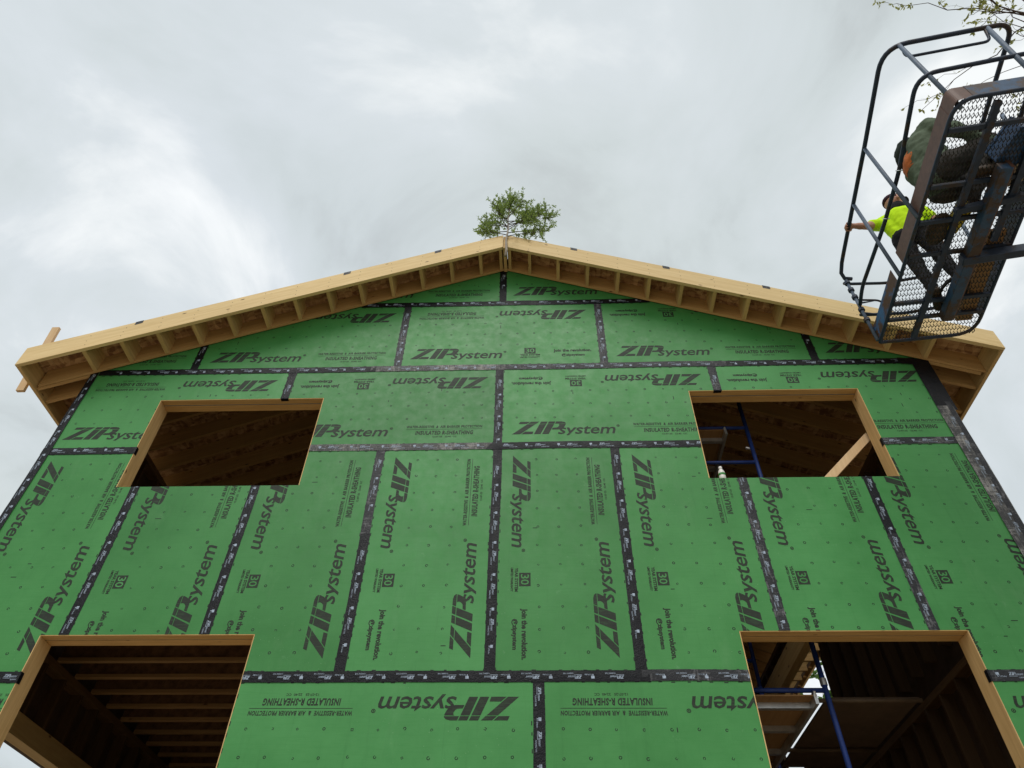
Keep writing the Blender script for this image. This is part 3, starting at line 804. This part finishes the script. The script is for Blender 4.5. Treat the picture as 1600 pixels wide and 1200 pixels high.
# floor frame and mesh
P(MB().tube(rloop([C0, C1, C2, C3], [.16, .02, .20, .16]), .017, 10, closed=True), 'floor_frame', 'lift_dark', smooth=True)
mb = MB()
pitch_a, pitch_b = .060, .030
WD = (C3-C0).length; LN = (C1-C0).length
cells_t = int(LN/pitch_a); cells_s = int(WD/pitch_b)
for i in range(cells_t):
    for j in range(cells_s):
        s0, s1 = j/cells_s, (j+1)/cells_s; t0, t1 = i/cells_t, (i+1)/cells_t; sm, tm = (s0+s1)/2, (t0+t1)/2
        c = bil(sm, tm); cor = [bil(sm, t0), bil(s1, tm), bil(sm, t1), bil(s0, tm)]
        inn = [c+(p-c)*.54 for p in cor]
        base = len(mb.v); mb.v += [tuple(p) for p in cor]+[tuple(p+Vector((0,0,.004))) for p in inn]
        for k in range(4): mb.f.append((base+k, base+(k+1) % 4, base+4+(k+1) % 4, base+4+k)); mb.mi.append(0)
o = P(mb, 'floor_mesh', 'mesh'); stuff(o)
for t in (.10, .30, .44, .58, .80, .88): P(MB().bar(bil(.01,t,-.012), bil(.99,t,-.012), .035, .03), 'floor_crossbar', 'lift_dark')
P(MB().bar(bil(.36,.02,-.02), bil(.34,.98,-.02), .05, .035), 'floor_stringer', 'lift_dark')
P(MB().bar(bil(.80,.02,-.02), bil(.80,.55,-.02), .05, .035), 'floor_stringer', 'lift_dark')
# toe plates
def toe(a, b, mat):
    h = .20; th = .006
    a, b = Vector(a), Vector(b); d = (b-a).normalized(); nrm = Vector((d.y,-d.x,0))
    P(MB().obox((a+b)/2+Vector((0,0,h/2)), (b-a)/2, nrm*th/2, Vector((0,0,h/2))), 'toe_plate', mat)
toe(bil(0,.055), bil(0,.62), 'lift_rust'); toe(bil(0,.70), bil(0,1), 'lift_patchy')
toe(bil(.155,0), bil(1,0), 'lift_blue'); toe(bil(1,.0), bil(1,.92), 'lift_dark')
mbp = MB(); pts = rloop([bil(0,.07), C0, bil(.17,0)], .2, 8, False)
for i in range(len(pts)-1):
    a, b = pts[i], pts[i+1]; k = len(mbp.v); mbp.v += [tuple(a), tuple(b), tuple(b+Vector((0,0,.20))), tuple(a+Vector((0,0,.20)))]
    mbp.f.append((k,k+1,k+2,k+3)); mbp.mi.append(0)
P(mbp, 'toe_plate', 'lift_rust', smooth=True)
# rails
TZ, MZ = FZ0+1.09, FZ0+.52
top = [Vector(p+(TZ,)) for p in ((3.77,-.99),(3.74,-1.20),(3.59,-2.43),(3.465,-3.345),(4.50,-3.52),(4.80,-1.15),(4.78,-.98))]
path = rloop(top, [.02,.1,.1,.21,.14,.1,.02], 7, False)
path = [top[0]+Vector((.10,.03,-.10)), top[0]+Vector((.02,.02,-.10))]+path[0:0]+[top[0]+Vector((0,0,-.03))]+path[1:]
P(MB().tube(path, .021, 10), 'top_rail', 'lift_dark', smooth=True)
midp = [Vector(p+(MZ,)) for p in ((3.80,-.97),(3.75,-1.2),(3.735,-1.93),(3.69,-2.46),(3.545,-3.32),(4.47,-3.49),(4.77,-1.1))]
P(MB().tube(rloop(midp, [.02,.1,.1,.1,.17,.15,.02], 7, False), .019, 10), 'mid_rail', 'lift_dark', smooth=True)
P(MB().tube(rloop([top[3].lerp(top[4],.14), top[3].lerp(top[4],.14)+Vector((0,.05,-.17)), top[3].lerp(top[4],.78)+Vector((0,.05,-.17)), top[3].lerp(top[4],.78)], .06, 5, False), .013, 8), 'grab_bar', 'lift_dark', smooth=True)
def rail_at(path_, t_y):                                # point of the left top rail at given y
    a = [p for p in path_]
    for i in range(len(a)-1):
        if (a[i].y-t_y)*(a[i+1].y-t_y) <= 0 and abs(a[i].y-a[i+1].y) > 1e-6 and a[i].x < 4.0:
            k = (t_y-a[i].y)/(a[i+1].y-a[i].y); return a[i].lerp(a[i+1], k)
for yb, yt in ((-3.27,-3.27),(-2.32,-2.42),(-1.72,-1.82)):
    base = C0.lerp(C1, (yb+3.33)/2.43); tp = top[3]+Vector((.13,-.02,0)) if yb < -3 else rail_at(path, yt)
    P(MB().tube([base+Vector((-.015 if yb > -3 else .05,0,-.01)), tp], .018, 10), 'rail_post', 'lift_post', smooth=True)
P(MB().tube([bil(.74,0), top[3].lerp(top[4],.80)], .019, 10), 'rail_post', 'lift_post', smooth=True)
for t in (.3, .75): P(MB().tube([bil(1,t), Vector((4.72+.12*t, C3.y+(C2.y-C3.y)*t, TZ))], .019, 10), 'rail_post', 'lift_post', smooth=True)
# gate at the corner next to the wall
gp0, gp1 = Vector((3.81,-.93,FZ0)), Vector((3.80,-.96,FZ0+1.02))
P(MB().tube([gp0, gp1], .017, 10), 'gate_post', 'lift_post', smooth=True)
for k in (.30, .46, .66, .78, .90):
    q = gp0.lerp(gp1, k); P(MB().tube([q-Vector((0,0,.018)), q+Vector((0,0,.018))], .031, 12), 'collar', 'lift_dark')
for z, dz in ((.92,.0), (.40,.0)):
    a = gp0.lerp(gp1, z)
    P(MB().tube(rloop([a, a+Vector((.02,.10,.10)), Vector((4.30,-.86,a.z+.10)), Vector((4.76,-.98,a.z+.08))], .09, 5, False), .017, 8), 'end_rail', 'lift_dark', smooth=True)
a = gp0.lerp(gp1, .62)
P(MB().tube(rloop([a, a+Vector((.30,.05,.05)), a+Vector((.30,.05,-.22)), a+Vector((0,0,-.22))], .09, 5, False), .011, 8), 'gate_loop', 'lift_dark', smooth=True)
P(MB().tube([a+Vector((0,0,-.06)), a+Vector((.16,-.02,-.05))], [.012,.004], 8), 'gate_latch', 'lift_dark')
for y in (-2.46, -1.97):
    q = rail_at(midp, y)
    P(MB().tube([q+Vector((.028*math.cos(t*.7),.02*math.sin(t*.7)-.02,.035*math.sin(t*.7))) for t in range(9)], .004, 5, closed=True), 'wire_tie', 'steel')
# support beam under the floor and the arm to the right
P(MB().bar(bil(.60,.24,-.065), bil(.575,.88,-.065), .095, .10), 'support_beam', 'lift_blue', bevel=.006)
P(MB().bar(bil(.655,.24,-.05), bil(.628,.88,-.05), .03, .11), 'support_web', 'lift_rust')
P(MB().bar(bil(.30,.40,-.04), bil(1.0,.37,-.04), .055, .06), 'support_crossbeam', 'lift_dark', bevel=.004)
piv = bil(.62,.66,-.20)
P(MB().bar(bil(.5,.60,-.08), bil(1.35,.58,-.10), .075, .10), 'jib_arm', 'lift_dark', bevel=.008)
k0 = bil(1.35,.58,-.10)
P(MB().bar(k0, k0+Vector((.9,-.35,-.25)), .2, .2), 'jib_arm', 'lift_rust', bevel=.008)
k1 = k0+Vector((.9,-.35,-.25)); k2 = Vector((8.6,-5.6,2.2))
P(MB().bar(k1+(k2-k1)*.0, k1+(k2-k1)*.52, .22, .26), 'boom_section', 'machine', bevel=.01)
P(MB().bar(k1+(k2-k1)*.50, k2, .30, .34), 'boom_section', 'machine', bevel=.01)
P(MB().box(7.8,9.4,-7.0,-5.0,.95,2.1), 'turntable', 'machine', bevel=.03)
P(MB().box(7.7,9.5,-7.6,-4.6,.45,.93), 'chassis', 'lift_dark', bevel=.03)
for x in (7.55, 9.65):
    for y in (-7.2, -5.0):
        mbw = MB(); prof = [(.2,-.16),(.42,-.15),(.46,-.10),(.46,.10),(.42,.15),(.2,.16)]
        mbw.lathe((0,0,0), prof, 24); mbw.v = [(x+z_, y+x_, .46+y_) for x_, y_, z_ in mbw.v]
        w_ = P(mbw, 'wheel', 'rubber', smooth=False)

# things lying in the basket
def at(s, t, z=.005): return bil(s, t, z)
q = at(.78,.30); tb = thing('bucket', 'beige round bucket on the mesh floor at the right side of the basket', 'bucket', q)
MB().lathe(q, [(.10,0),(.105,.005),(.13,.26),(.138,.262),(.138,.285)], 20).build('bucket_body', MAT['bucket'], tb, smooth=True)
MB().tube([q+Vector((.13*math.cos(a_),.0,.25-.12*math.sin(a_))) for a_ in [math.pi*i/10 for i in range(11)]], .004, 6).build('bucket_handle', MAT['steel'], tb)
q = at(.66,.20); tb = thing('tool_box', 'blue plastic tool box behind the bucket in the basket', 'tool box', q)
MB().obox(q+Vector((.05,0,.08)), (.09,.03,0), (-.04,.15,0), (0,0,.08)).build('box_body', MAT['bluebox'], tb, bevel=.01)
MB().obox(q+Vector((.05,0,.18)), (.092,.03,0), (-.04,.153,0), (0,0,.018)).build('box_lid', MAT['bluebox'], tb, bevel=.008)
MB().tube(rloop([q+Vector((.02,-.1,.215)), q+Vector((.02,-.1,.26)), q+Vector((.08,.1,.26)), q+Vector((.08,.1,.215))], .02, 4, False), .01, 6).build('box_handle', MAT['black_cloth'], tb)
q = at(.42,.45); tb = thing('level_case', 'bright yellow tool case lying on the middle of the basket floor', 'case', q)
MB().obox(q+Vector((0,0,.05)), (.05,.02,0), (-.03,.13,0), (0,0,.05)).build('case_body', MAT['yellow'], tb, bevel=.01)
MB().obox(q+Vector((0,0,.108)), (.02,.01,0), (-.015,.06,0), (0,0,.008)).build('case_handle', MAT['black_cloth'], tb, bevel=.004)
q = at(.28,.50); tb = thing('tool_bag', 'brown canvas tool bag slumped on the basket floor beside the workers', 'bag', q)
mb = MB(); mb.ball((q.x,q.y,q.z+.07), .10, .16, .08, 14, 8); mb.v = [(x_, y_, max(z_, q.z)+.012*noise.noise((x_*9,y_*9,z_*9))) for x_, y_, z_ in mb.v]
mb.build('bag_body', MAT['canvas'], tb, smooth=True)
MB().tube([q+Vector((.02,-.09+.018*i,.135+.07*math.sin(math.pi*i/10))) for i in range(11)], .009, 6).build('bag_strap', MAT['black_cloth'], tb, smooth=True)
q = at(.85,.78); bd = MB().bar(at(.84,.52,.03), at(.84,.93,.03), .14, .038).build('plank_offcut', MAT['ply'])
tag(bd, 'dark plank offcut lying along the right edge of the basket floor', 'board')

q = at(.62,.78); tb = thing('hose_coil', 'black rubber hose coiled on the basket floor near the wall end', 'hose', q)
for k in range(3):
    MB().tube([q+Vector(((.12-.015*k)*math.cos(2*math.pi*i/20), (.16-.015*k)*math.sin(2*math.pi*i/20), .015+.024*k)) for i in range(20)], .012, 6, closed=True).build('hose_loop', MAT['rubber'], tb, smooth=True)
# ------------------------------------------------------------------ people
def capsule(mb, a, ra, b, rb, n=12):
    a, b = Vector(a), Vector(b); d = b-a; L = d.length; d = d.normalized() if L > 1e-6 else Vector((0,0,1))
    prof = []
    for i in range(5): t = math.pi/2*(i/4); prof.append((-ra*math.cos(t), ra*math.sin(t)))
    for i in range(5): t = math.pi/2*(i/4); prof.append((L+rb*math.sin(t), rb*math.cos(t)))
    pts = [a+d*x for x, _ in prof]; mb.tube(pts, [max(r, .0008) for _, r in prof], n)
def figure(prims, name, mats, parent, voxel=.012, smooth=6):
    """one continuous body: prims (a, ra, b, rb, material index, squash) fused by a voxel remesh"""
    mb = MB()
    for a, ra, b, rb, mi in prims: capsule(mb, a, ra, b, rb)
    o = mb.build('tmp', mats, parent)
    r = o.modifiers.new('r', 'REMESH'); r.mode = 'VOXEL'; r.voxel_size = voxel; r.adaptivity = 0
    s = o.modifiers.new('s', 'SMOOTH'); s.factor = .5; s.iterations = smooth
    dg = bpy.context.evaluated_depsgraph_get(); dg.update()
    me = bpy.data.meshes.new_from_object(o.evaluated_get(dg)); bpy.data.objects.remove(o)
    me.materials.clear()
    for m in mats: me.materials.append(m)
    off = wloc(parent)
    segs = [(Vector(a)-off, ra, (Vector(b)-off)-(Vector(a)-off), rb, mi) for a, ra, b, rb, mi in prims]
    for p in me.polygons:
        c = p.center; best = 1e9; bi = 0
        for a, ra, d, rb, mi in segs:
            L2 = d.length_squared; t = max(0, min(1, (c-a).dot(d)/L2)) if L2 > 1e-9 else 0
            k = (c-a-d*t).length-(ra+(rb-ra)*t)
            if k < best: best = k; bi = mi
        p.material_index = bi; p.use_smooth = True
    return link(name, me, parent)
# --- standing worker in the hi-vis shirt: facing the wall and a little right, left arm out to the top rail
p1 = thing('person', 'worker in a hi-vis yellow shirt and dark cap gripping the basket rail', 'person', (4.32,-1.50,FZ0+.004))
f = Vector((.55,.83,0)).normalized(); lft = Vector((-f.y, f.x, 0)); base = Vector((4.32,-1.50,FZ0+.004)); up = Vector((0,0,1))
def B(fw, l, z): return base+f*fw+lft*l+up*z
head = Vector((4.345,-1.545,FZ0+1.545)); hf = Vector((.95,.10,.12)).normalized(); hl = Vector((-hf.y, hf.x, 0)).normalized(); hu = hf.cross(hl)
if hu.z < 0: hu = -hu
H = lambda a, b_, c: head+hf*a+hl*b_+hu*c
hand = rail_at(path, -1.55)
sh_l, sh_r = B(-.02,.185,1.335), B(.0,-.19,1.33)
elb = sh_l.lerp(hand, .50)+Vector((.0,-.03,-.05))
wr = hand+(elb-hand).normalized()*.075+Vector((0,0,.012))
rel, rwr = B(.06,-.28,1.06), B(.25,-.22,.98)
HV, SK, BK, BT = 0, 1, 2, 3
pr = [(B(-.02,0,1.06),.125,B(-.03,0,1.27),.135,HV),(B(-.02,.07,1.02),.10,B(-.02,.10,1.28),.10,HV),(B(-.02,-.07,1.02),.10,B(-.02,-.10,1.28),.10,HV),
      (B(-.025,.02,1.36),.075,sh_l,.075,HV),(B(-.025,-.02,1.36),.075,sh_r,.07,HV),(sh_l,.070,sh_l.lerp(elb,.62),.066,HV),
      (sh_l.lerp(elb,.60),.050,elb,.043,SK),(elb,.043,wr,.029,SK),
      (sh_r,.066,sh_r.lerp(rel,.62),.06,HV),(sh_r.lerp(rel,.6),.048,rel,.042,SK),(rel,.042,rwr,.028,SK),(rwr,.036,rwr+f*.07,.03,SK),
      (B(-.02,0,1.38),.062,H(-.03,0,-.10),.056,BK),
      (H(-.02,0,.02),.088,H(.02,0,.03),.082,SK),(H(.02,0,-.05),.062,H(.05,0,-.08),.045,SK),(H(.06,0,.0),.055,H(.06,0,-.05),.05,SK),
      (H(.098,0,.0),.013,H(.112,0,-.022),.016,SK),
      (B(-.01,.075,.98),.115,B(-.01,-.075,.98),.115,BK),
      (B(0,.095,.95),.10,B(.02,.11,.52),.068,BK),(B(.02,.11,.52),.066,B(-.02,.12,.10),.05,BK),
      (B(0,-.095,.95),.10,B(.03,-.11,.52),.068,BK),(B(.03,-.11,.52),.066,B(.0,-.12,.10),.05,BK),
      (B(-.05,.12,.05),.05,B(.15,.14,.045),.045,BT),(B(-.03,-.12,.05),.05,B(.17,-.15,.045),.045,BT)]
# gripping hand: palm on top of the rail, four fingers over the far side, thumb below
rd = (rail_at(path,-1.50)-rail_at(path,-1.60)).normalized()
palm = hand+Vector((.016,0,.022))
pr += [(wr,.030,palm+rd*.0,.028,SK),(palm-rd*.026,.022,palm+rd*.028,.022,SK)]
for i, L_ in enumerate((.9,1.0,.97,.8)):
    a = palm+rd*(-.036+.024*i); k1_ = a+Vector((-.040*L_,0,.004)); k2_ = a+Vector((-.058*L_,0,-.030)); k3_ = a+Vector((-.040,0,-.056*L_))
    pr += [(a,.0105,k1_,.010,SK),(k1_,.010,k2_,.009,SK),(k2_,.009,k3_,.008,SK)]
th = palm+rd*.036; pr += [(th,.012,th+Vector((.012,.0,-.036)),.011,SK),(th+Vector((.012,0,-.036)),.011,th+Vector((-.018,-.01,-.056)),.009,SK)]
body = figure(pr, 'body', [MAT['hivis'], MAT['skin'], MAT['black_cloth'], MAT['boot']], p1, .0105, 5)
fold = bpy.data.textures.new('shirt_folds', 'CLOUDS'); fold.noise_scale = .07; fold.noise_depth = 2
dm1 = body.modifiers.new('folds', 'DISPLACE'); dm1.texture = fold; dm1.strength = .016; dm1.mid_level = .5; dm1.texture_coords = 'LOCAL'
# cap with strap, ear, eyes, neck gaiter, belt
def headball(c, rx, ry, rz, cut, name, mat):
    mb = MB(); mb.ball((0,0,0), 1, 1, 1, 18, 12)
    vs = []
    for x_, y_, z_ in mb.v:
        z2 = max(z_, cut); k = 1 if z_ >= cut else max(.0, .96)
        vs.append(tuple(c+hf*(x_*rx*k)+hl*(y_*ry*k)+hu*(z2*rz)))
    mb.v = vs; return mb.build(name, MAT[mat], p1, smooth=True)
headball(H(-.008,0,.040), .112, .096, .085, -.12, 'cap', 'cap')
mb = MB()
brim = [H(-.10+.0*i,0,0) for i in range(0)]
for i in range(9):
    a_ = -.9+1.8*i/8
    pa = H(.085*math.cos(a_)+.018, .085*math.sin(a_), .036); pb = H(.155*math.cos(a_)+.018, .095*math.sin(a_), .026)
    mb.v += [tuple(pa), tuple(pb), tuple(pb+hu*.006), tuple(pa+hu*.008)]
for i in range(8):
    k = 4*i
    for a_, b_ in ((0,1),(1,2),(2,3),(3,0)): mb.f.append((k+a_, k+b_, k+4+b_, k+4+a_)); mb.mi.append(0)
mb.build('cap_brim', MAT['black_cloth'], p1, smooth=True)
for s in (1, -1):
    mb = MB()
    for i in range(10):
        a_ = 2*math.pi*i/10; mb.v.append(tuple(H(-.012+.017*math.cos(a_), s*.086, -.012+.030*math.sin(a_))))
    for i in range(10):
        a_ = 2*math.pi*i/10; mb.v.append(tuple(H(-.022+.020*math.cos(a_), s*.104, -.008+.034*math.sin(a_))))
    mb.v.append(tuple(H(-.016, s*.094, -.012)))
    for i in range(10): mb.f += [(i,(i+1) % 10,10+(i+1) % 10,10+i), (10+i,10+(i+1) % 10,20)]; mb.mi += [0,0]
    mb.build('ear', MAT['skin'], p1, smooth=True)
    MB().ball(H(.090,s*.034,.008), .011, .011, .008, 8, 6).build('eye', MAT['eye'], p1, smooth=True)
MB().tube([H(.094,-.026,-.058), H(.101,0,-.056), H(.094,.026,-.058)], [.004,.007,.004], 6).build('mouth', MAT['cap'], p1, smooth=True)
mb = MB()
gt = [(B(-.025,0,1.385),.075),(B(-.02,0,1.42).lerp(H(-.03,0,-.12),.5),.077),(H(-.025,0,-.095),.074),(H(-.012,0,-.075),.078)]
mb.tube([g_[0] for g_ in gt], [g_[1] for g_ in gt], 18); mb.build('neck_gaiter', MAT['black_cloth'], p1, smooth=True)
# --- crouching worker in the green hoodie, back to the open rail
p2 = thing('person', 'worker crouching in a dark green hoodie with an orange print on the back', 'person', (4.05,-2.52,FZ0+.004))
b2 = Vector((4.05,-2.52,FZ0+.004)); f2 = Vector((.97,-.22,0)).normalized(); l2 = Vector((-f2.y, f2.x, 0))
def Q(fw, l, z): return b2+f2*fw+l2*l+up*z
HO, DK, TR, BO, S2, HR = 0, 1, 2, 3, 4, 5
pr = [(Q(-.10,0,.36),.17,Q(-.10,0,.62),.19,HO),(Q(-.09,.09,.36),.13,Q(-.10,.12,.72),.13,HO),(Q(-.09,-.09,.36),.13,Q(-.10,-.12,.72),.13,HO),
      (Q(-.08,0,.80),.13,Q(-.06,0,.90),.09,HO),(Q(-.08,.06,.86),.09,Q(-.03,.22,.82),.09,HO),(Q(-.08,-.06,.86),.09,Q(-.03,-.22,.82),.09,HO),
      (Q(-.03,.23,.81),.082,Q(.12,.28,.55),.066,HO),(Q(.12,.28,.55),.064,Q(.34,.20,.42),.046,HO),
      (Q(-.03,-.23,.81),.082,Q(.10,-.29,.56),.066,HO),(Q(.10,-.29,.56),.064,Q(.33,-.20,.40),.046,HO),
      (Q(.36,.195,.41),.036,Q(.42,.18,.38),.030,S2),(Q(.35,-.195,.39),.036,Q(.41,-.18,.36),.030,S2),
      (Q(-.05,.11,.30),.13,Q(.30,.17,.46),.085,TR),(Q(.30,.17,.46),.08,Q(.10,.16,.10),.055,TR),(Q(.04,.16,.05),.05,Q(.24,.18,.045),.045,BO),
      (Q(-.05,-.11,.30),.13,Q(.32,-.17,.44),.085,TR),(Q(.32,-.17,.44),.08,Q(.12,-.16,.10),.055,TR),(Q(.06,-.16,.05),.05,Q(.26,-.18,.045),.045,BO),
      (Q(-.02,0,.92),.065,Q(.08,0,1.02),.058,S2),(Q(.10,0,1.05),.085,Q(.14,0,1.06),.085,S2),(Q(.17,0,1.0),.06,Q(.19,0,.98),.045,S2),
      (Q(.07,0,1.08),.088,Q(.12,0,1.12),.080,HR)]
for s in (-1, 1):
    hnd = Q(.41, s*.18, .37)
    for i in range(4):
        a = hnd+f2*.02+l2*(s*.0+(-.03+.02*i)); pr += [(a,.010,a+f2*.04-up*.012,.009,S2),(a+f2*.04-up*.012,.009,a+f2*.055-up*.045,.008,S2)]
    pr.append((hnd-l2*s*.03,.012,hnd-l2*s*.05+f2*.03-up*.02,.009,S2))
body2 = figure(pr, 'body', [MAT['hoodie'], MAT['hood_dark'], MAT['jeans'], MAT['boot'], MAT['skin'], MAT['hair']], p2, .013, 6)
tex = bpy.data.textures.new('folds', 'CLOUDS'); tex.noise_scale = .11; tex.noise_depth = 2
dm = body2.modifiers.new('folds', 'DISPLACE'); dm.texture = tex; dm.strength = .045; dm.mid_level = .5; dm.texture_coords = 'LOCAL'
# hood hanging on the shoulders, print on the back, head
mb = MB(); hc = Q(-.155,.02,.88)
mb.ball((0,0,0), 1, 1, 1, 20, 14)
vs = []
for x_, y_, z_ in mb.v:
    k = 1+.16*noise.noise((x_*2.2, y_*2.2, z_*2.2))
    vs.append(tuple(hc+f2*(x_*.105*k)+l2*(y_*.155*k)+up*(z_*.125*k-.03*y_*y_)))
mb.v = vs; mb.build('hood', MAT['hood_dark'], p2, smooth=True)
mb = MB(); n = 8
# orange print wraps the curved back: cast points onto the body
bme = body2.data; from mathutils.bvhtree import BVHTree
dg = bpy.context.evaluated_depsgraph_get(); dg.update()
tree = BVHTree.FromObject(body2, dg)
off2 = wloc(body2)
for i in range(n+1):
    for j in range(n+1):
        src = Q(-.8, -.02+.20*(i/n-.5)+.03*math.sin(j*1.3), .62+.22*(j/n-.5))-off2
        hit = tree.ray_cast(src, f2)
        pt = (hit[0]-f2*.004 if hit[0] else src+f2*.5)+off2
        mb.v.append(tuple(pt))
for i in range(n):
    for j in range(n):
        if (i in (0,n-1) and j in (0,n-1)): continue
        k = i*(n+1)+j; mb.f.append((k, k+1, k+n+2, k+n+1)); mb.mi.append(0)
mb.build('back_print', MAT['orange'], p2, smooth=True)

# ------------------------------------------------------------------ trees
def rv(r): return Vector((R.uniform(-1,1), R.uniform(-1,1), R.uniform(-1,1)))*r
def leaf(mb, p, d, L, W):
    d = d.normalized(); s = d.cross(rv(1)).normalized(); n_ = d.cross(s)
    a = p+d*L*.45+s*W/2+n_*W*.15; b_ = p+d*L*.45-s*W/2+n_*W*.15; c = p+d*L
    mb.add([p, a, c, b_], [(0,1,2),(0,2,3)])
def limb(mb, a, b, r0, r1, wob=.06, n=6, seg=6):
    a, b = Vector(a), Vector(b); L = (b-a).length; pts = []
    for i in range(n+1):
        t = i/n; pts.append(a.lerp(b, t)+rv(wob*L*.5*math.sin(math.pi*t)) + up*(.05*L*math.sin(math.pi*t)))
    mb.tube(pts, [r0+(r1-r0)*i/n for i in range(n+1)], seg); return pts
# small sapling tied to the ridge
tt = thing('sapling', 'small leafy evergreen sapling fixed upright at the ridge peak of the gable', 'sapling', (XR,-OV-.03,9.45))
tb = MB(); tbase = Vector((XR+.015,-OV-.022,9.42)); ttop = Vector((.085,-OV-.04,10.74))
tp = [tbase.lerp(ttop, i/10)+Vector((.008*math.sin(i*1.7), .006*math.cos(i*2.1), 0)) for i in range(11)]
tb.tube(tp, [.018-.0015*i for i in range(11)], 8); tb.build('trunk', MAT['pale_bark'], tt, smooth=True)
br = MB(); lf_ = MB()
def spray(a, d, L, dens, depth=0):
    """a twig with side shoots carrying small pointed leaves"""
    d = d.normalized(); pts = [a+d*L*t+rv(.012)+up*(.10*L*t*t) for t in (0,.25,.5,.75,1)]
    br.tube(pts, [.0045-.0008*i for i in range(5)] if depth == 0 else [.0025-.0004*i for i in range(5)], 4)
    for i in range(int(dens*L)):
        t = R.random()**.7; p = a+d*L*t+up*(.10*L*t*t)+rv(.01)
        leaf(lf_, p, d*.6+rv(.9)+up*.25, R.uniform(.028,.052), R.uniform(.011,.019))
limbs = [(.34,(.40,.0,.02),.46),(.36,(-.36,.0,.06),.36),(.40,(.62,.06,.08),.62),(.43,(-.3,.12,.1),.40),(.45,(.5,-.1,.3),.5),(.47,(-.2,-.2,.3),.36),(.52,(-.36,.05,.05),.40),(.55,(.62,.02,.12),.66),(.50,(.50,-.15,.02),.50),(.60,(-.26,-.18,.18),.30),(.62,(.50,.2,.25),.46),(.66,(-.22,.2,.3),.28),
         (.70,(.34,-.22,.3),.34),(.74,(-.20,-.1,.3),.24),(.78,(.26,.14,.35),.28),(.83,(-.12,.1,.4),.20),(.86,(.14,-.1,.4),.20),(.93,(.04,.05,.5),.17),(.97,(-.03,0,.5),.13),
         (.57,(.66,-.05,.22),.62),(.53,(-.34,.1,.22),.42)]
for t, d, L in limbs:
    L *= .95
    a = tbase.lerp(ttop, t); d = Vector(d).normalized(); nseg = max(3, int(L/.085))
    end = a+d*L+up*.12*L; limb(br, a, end, .007, .0025, .04, 5, 5)
    for k in range(nseg):
        u_ = .30+.70*(k+R.random())/nseg if L > .3 else .15+.85*(k+R.random())/nseg
        p = a.lerp(end, min(u_, 1))
        for _ in range(4): spray(p, d*.5+rv(.9)+up*.35, R.uniform(.10,.19), 150, 1)
br.build('branches', MAT['twig'], tt, smooth=True)
stuff(lf_.build('foliage', MAT['leaf_a'], tt))

def branch_tree(name, label, base, topz, limbs_, twig_len, leafmat, leafLW, seed, group=None, extra=(), dens=1.0):
    R.seed(seed); t = thing(name, label, 'tree', base, group); tr_ = MB(); bb = MB(); lf2 = MB()
    base = Vector(base); tip = base+Vector((R.uniform(-.4,.4), R.uniform(-.4,.4), topz))
    tr_.tube([base+(tip-base)*(i/10)+Vector((.12*math.sin(i*1.1),.1*math.cos(i*1.4),0)) for i in range(11)], [.24*(1-i/11.5)+.01 for i in range(11)], 12)
    tr_.build('trunk', MAT['bark'], t, smooth=True)
    def cluster(p, d, n=7, L=leafLW):
        for _ in range(n): leaf(lf2, p+rv(.012), d*.5+rv(1), R.uniform(.7,1.2)*L[0], R.uniform(.8,1.2)*L[1])
    def grow(a, b, r, lev):
        pts = limb(bb, a, b, r, r*.35, .10, 6, 6 if lev else 8)
        L = (Vector(b)-Vector(a)).length
        if lev >= 2 or L < .3:
            for p in pts[2:]: cluster(p, (pts[-1]-pts[0]).normalized(), R.randint(1,5)) if R.random() < dens else None
            return
        m_ = max(3, int(L/twig_len))
        for k in range(m_):
            i = R.randint(2, 6); p = pts[i]; d = (pts[-1]-pts[0]).normalized()*.8+rv(.9)+up*.1
            grow(p, p+d.normalized()*L*R.uniform(.25,.45), r*.4, lev+1)
        cluster(pts[-1], (pts[-1]-pts[0]).normalized(), 9)
    for h, (dx, dy, dz) in limbs_:
        a = base+(tip-base)*h; grow(a, a+Vector((dx,dy,dz)), .055*(1.1-h)+.012, 0)
    for a, b_, r in extra: grow(Vector(a), Vector(b_), r, 0)
    bb.build('branches', MAT['twig'], t, smooth=True)
    stuff(lf2.build('foliage', MAT[leafmat], t))
    return t
rl = [(.45+.05*i, (2.4*math.cos(i*2.2)+.3, 2.4*math.sin(i*2.2), 1.0+.1*i)) for i in range(9)]
branch_tree('maple_tree', 'tree with sparse young yellow-green leaves reaching in above the basket', (9.4,-1.2,0), 12.5,
            [l_ for l_ in rl if l_[1][0] > -.9], .45, 'leaf_b', (.062,.030), 21, dens=.7,
            extra=(((9.1,-1.9,9.6),(6.35,-2.62,11.52),.024), ((6.7,-2.55,11.42),(6.0,-2.60,11.44),.009), ((6.45,-2.6,11.50),(6.0,-2.42,11.22),.006),
                   ((9.1,-1.7,9.4),(6.75,-2.45,11.25),.018), ((9.0,-1.7,9.4),(6.75,-2.1,11.0),.014),
                   ((7.2,-2.0,10.5),(6.55,-1.8,10.72),.006)))
branch_tree('maple_tree', 'distant leafy tree just showing past the taped right corner of the house', (13.4,6.6,0), 8.6,
            [(.5+.05*i, (1.9*math.cos(i*2.4), 1.9*math.sin(i*2.4), .8)) for i in range(10) if math.cos(i*2.4) > -.1], .5, 'leaf_c', (.10,.06), 5, dens=.6,
            extra=(((11.6,6.6,8.7),(10.30,6.25,9.85),.02),))
branch_tree('maple_tree', 'leafy green tree glimpsed through the gap beside the scaffold plank', (9.2,11.5,0), 8.5,
            [(.4+.06*i, (2.0*math.cos(i*2.4), 2.0*math.sin(i*2.4), .8)) for i in range(10)], .5, 'leaf_c', (.18,.12), 9)
